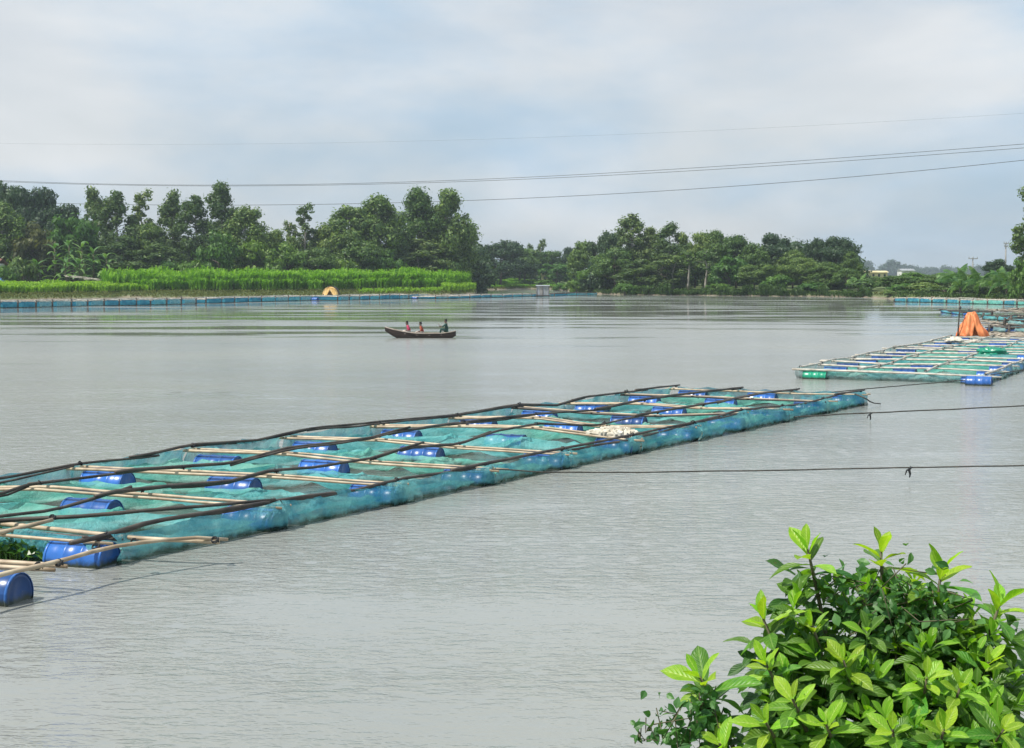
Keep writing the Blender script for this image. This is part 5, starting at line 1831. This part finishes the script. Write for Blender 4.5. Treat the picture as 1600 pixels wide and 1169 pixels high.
def shrub():
    rnd = random.Random(5)
    base = Vector((1.42, 5.05, 1.45))
    e = empty('leafy_shrub', base)
    core = Vector(at_y(1430, 1120, 5.0))
    tips = []
    for (px, py, Y, s) in TIPS:
        tip = Vector(at_y(px, py, Y + 0.15))
        tips.append(tip)
        axis = (Vector((0, 0, 1.0)) + (tip - core).normalized() * 0.75 + Vector((0, -0.18, 0))).normalized()
        mid = base.lerp(tip, 0.55) + Vector((rnd.uniform(-.08, .08), rnd.uniform(-.08, .08), -0.04))
        mb = MB()
        mb.tube([base + Vector((rnd.uniform(-.06, .06), rnd.uniform(-.06, .06), -0.1)) - base, mid - base, tip - axis * 0.10 - base, tip - base], [0.020, 0.012, 0.007, 0.004], 6)
        link('branch', mb.mesh('branch', M['twig']), e)
        nlf = 12
        a0 = rnd.random() * 6.28
        for k in range(nlf):
            f = k / (nlf - 1)
            el = math.radians(60 - 80 * f + rnd.uniform(-13, 13))
            Rm = leaf_frame(axis, a0 + k * 2.39996 + rnd.uniform(-.2, .2), el)
            ln = s * (0.078 + 0.046 * min(1, f * 1.6)) * rnd.uniform(0.7, 1.25)
            mt = 'leaf_young' if f < 0.42 or (f < 0.7 and rnd.random() < 0.5) else ('leaf_mature' if f < 0.85 else 'leaf_old')
            o = link('leaf', LM[(min(3, int(f * 2.4 + rnd.random() * 1.6)), mt)], e)
            p = tip - axis * (0.085 * f * s) - base
            w = rnd.uniform(0.85, 1.15)
            o.matrix_local = Matrix.Translation(p) @ Rm.to_4x4() @ Matrix.Diagonal((ln * w, ln, ln, 1))
    # inner foliage: hundreds of older leaves, not to be told apart one by one
    rng = random.Random(8)
    inner = [t for t, q in zip(tips, TIPS) if q[0] > 1185] + [Vector(at_y(a, b, c)) for a, b, c in ((1610, 945, 5.3), (1610, 1075, 4.7), (1600, 1010, 4.9), (1640, 1120, 4.7))]
    groups = {'leaf_young': [], 'leaf_mature': [], 'leaf_old': []}
    for tip in tips:                           # older leaves down the stem below each rosette
        dr = (base + (tip - base) * 0.6 - tip).normalized()
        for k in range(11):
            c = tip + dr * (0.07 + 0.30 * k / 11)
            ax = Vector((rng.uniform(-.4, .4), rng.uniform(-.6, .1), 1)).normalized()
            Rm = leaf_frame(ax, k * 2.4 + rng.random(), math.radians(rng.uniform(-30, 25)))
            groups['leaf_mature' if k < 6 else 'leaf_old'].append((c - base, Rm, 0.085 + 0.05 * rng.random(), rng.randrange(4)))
    for i in range(115):
        a, b = rng.choice(inner), rng.choice(inner)
        c = a.lerp(b, 0.15 + 0.35 * rng.random()) + Vector((0, -0.03 + 0.12 * rng.random(), -0.05 - 0.08 * rng.random()))
        ax = (Vector((rng.uniform(-.5, .5), rng.uniform(-.7, .2), 1)) + (c - core).normalized() * 0.5).normalized()
        a0 = rng.random() * 6.28
        for k in range(10):
            f = k / 9
            Rm = leaf_frame(ax, a0 + k * 2.4, math.radians(66 - 85 * f + rng.uniform(-14, 14)))
            ln = (0.066 + 0.052 * min(1, f * 1.6)) * rng.uniform(0.7, 1.2)
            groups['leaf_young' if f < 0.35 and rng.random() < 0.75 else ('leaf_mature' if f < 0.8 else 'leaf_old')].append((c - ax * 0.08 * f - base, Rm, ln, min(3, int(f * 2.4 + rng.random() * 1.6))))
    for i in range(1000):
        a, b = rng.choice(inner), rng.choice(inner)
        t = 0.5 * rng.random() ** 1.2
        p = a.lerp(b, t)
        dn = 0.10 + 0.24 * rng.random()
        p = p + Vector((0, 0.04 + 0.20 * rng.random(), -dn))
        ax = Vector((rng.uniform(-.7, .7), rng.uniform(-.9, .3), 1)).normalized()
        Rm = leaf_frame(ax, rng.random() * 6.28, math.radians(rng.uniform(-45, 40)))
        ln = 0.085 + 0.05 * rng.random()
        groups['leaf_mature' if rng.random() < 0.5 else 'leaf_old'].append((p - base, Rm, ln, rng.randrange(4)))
    for mt, items in groups.items():
        Vs, Fs, Us = [], [], []
        for p, Rm, ln, k in items:
            V, Fc, U = LEAFV[k]
            o = len(Vs)
            Vs += [tuple(p + Rm @ (v * ln)) for v in V]
            Fs += [tuple(i + o for i in q) for q in Fc]
            Us += U
        me = bpy.data.meshes.new('inner_leaves')
        me.from_pydata(Vs, [], Fs)
        uv = me.uv_layers.new(name='UVMap')
        li = np.empty(len(me.loops), dtype=np.int32)
        me.loops.foreach_get('vertex_index', li)
        uv.data.foreach_set('uv', np.array(Us, dtype=np.float32)[li].ravel())
        me.materials.append(M[mt])
        me.polygons.foreach_set('use_smooth', [True] * len(Fs))
        o = link('inner_leaves', me, e)
        o['kind'] = 'stuff'
    tag(e, 'big leafy shrub with bright rosettes of large leaves in the lower right corner', 'shrub')
shrub()

def creeper(label, spots, seed):
    """thin vine with small leaves; spots: (px, py, depth, radius px, count)"""
    rng = np.random.default_rng(seed)
    p0 = Vector(at_y(spots[0][0], spots[0][1], spots[0][2]))
    e = empty('creeper_vine', p0)
    C = []
    for (px, py, Y, r, n) in spots:
        c = at_y(px, py, Y)
        rr = r / F * Y
        C.append(c + rng.normal(size=(n, 3)) * np.array([rr * 0.5, rr * 0.4, rr * 0.5]))
        pts = [c + rng.normal(size=3) * rr * 0.5 for _ in range(5)]
        for _ in range(3):
            q = [Vector(c + rng.normal(size=3) * rr * 0.55) - p0 for _ in range(4)]
            mb = MB(); mb.tube(q, 0.0022, 4); link('stem', mb.mesh('stem', M['twig']), e)
    C = np.concatenate(C) - np.array(p0)
    N = rng.normal(size=C.shape) * 0.7 + np.array([-0.2, -0.5, 0.6])
    s = 0.018 + 0.018 * rng.random(len(C))
    LV, LF, _ = leaf_grid(1.0, 0.62, 0.3, 0.25, 2, 4)
    Vs, Fs = [], []
    for c, nn, sz in zip(C, N, s):
        Rm = leaf_frame(Vector(nn), rng.random() * 6.28, math.radians(rng.uniform(-25, 25)))
        k = len(Vs)
        Vs += [tuple(Vector(c) + Rm @ (v * (sz * 1.5))) for v in LV]
        Fs += [tuple(i + k for i in q) for q in LF]
    me = bpy.data.meshes.new('small_leaves')
    me.from_pydata(Vs, [], Fs)
    me.materials.append(M['creeper'])
    o = link('small_leaves', me, e)
    o['kind'] = 'stuff'
    tag(e, label, 'vine')
creeper('small-leaved vine twining below the leftmost rosette of the shrub', [(1085, 1135, 4.75, 45, 130), (1055, 1120, 4.75, 40, 30), (1020, 1140, 4.75, 22, 8), (1130, 1140, 4.8, 40, 40), (1098, 1095, 4.75, 22, 25), (998, 1155, 4.75, 14, 4)], 81)
creeper('small-leaved vine tangled in the dark middle of the shrub', [(1420, 935, 5.1, 60, 90), (1390, 985, 5.1, 60, 80), (1460, 965, 5.05, 60, 80), (1350, 960, 5.1, 40, 50), (1310, 915, 5.15, 40, 30)], 82)

# ------------------------------------------------------------------ damp air over the river
def haze():
    mb = MB()
    mb.box((0, 1700, 24.0), (7600, 4600, 50.0))
    m = bpy.data.materials.new('haze')
    m.use_nodes = True
    nt = m.node_tree
    nt.nodes.clear()
    out = nt.nodes.new('ShaderNodeOutputMaterial')
    pv = nt.nodes.new('ShaderNodeVolumePrincipled')
    pv.inputs['Color'].default_value = (0.78, 0.90, 1.0, 1)
    pv.inputs['Density'].default_value = 0.00021
    pv.inputs['Anisotropy'].default_value = 0.2
    nt.links.new(pv.outputs['Volume'], out.inputs['Volume'])
    o = link('haze', mb.mesh('haze', m, False))
    o['kind'] = 'stuff'
    o['label'] = 'thin bluish haze over the whole river'
haze()
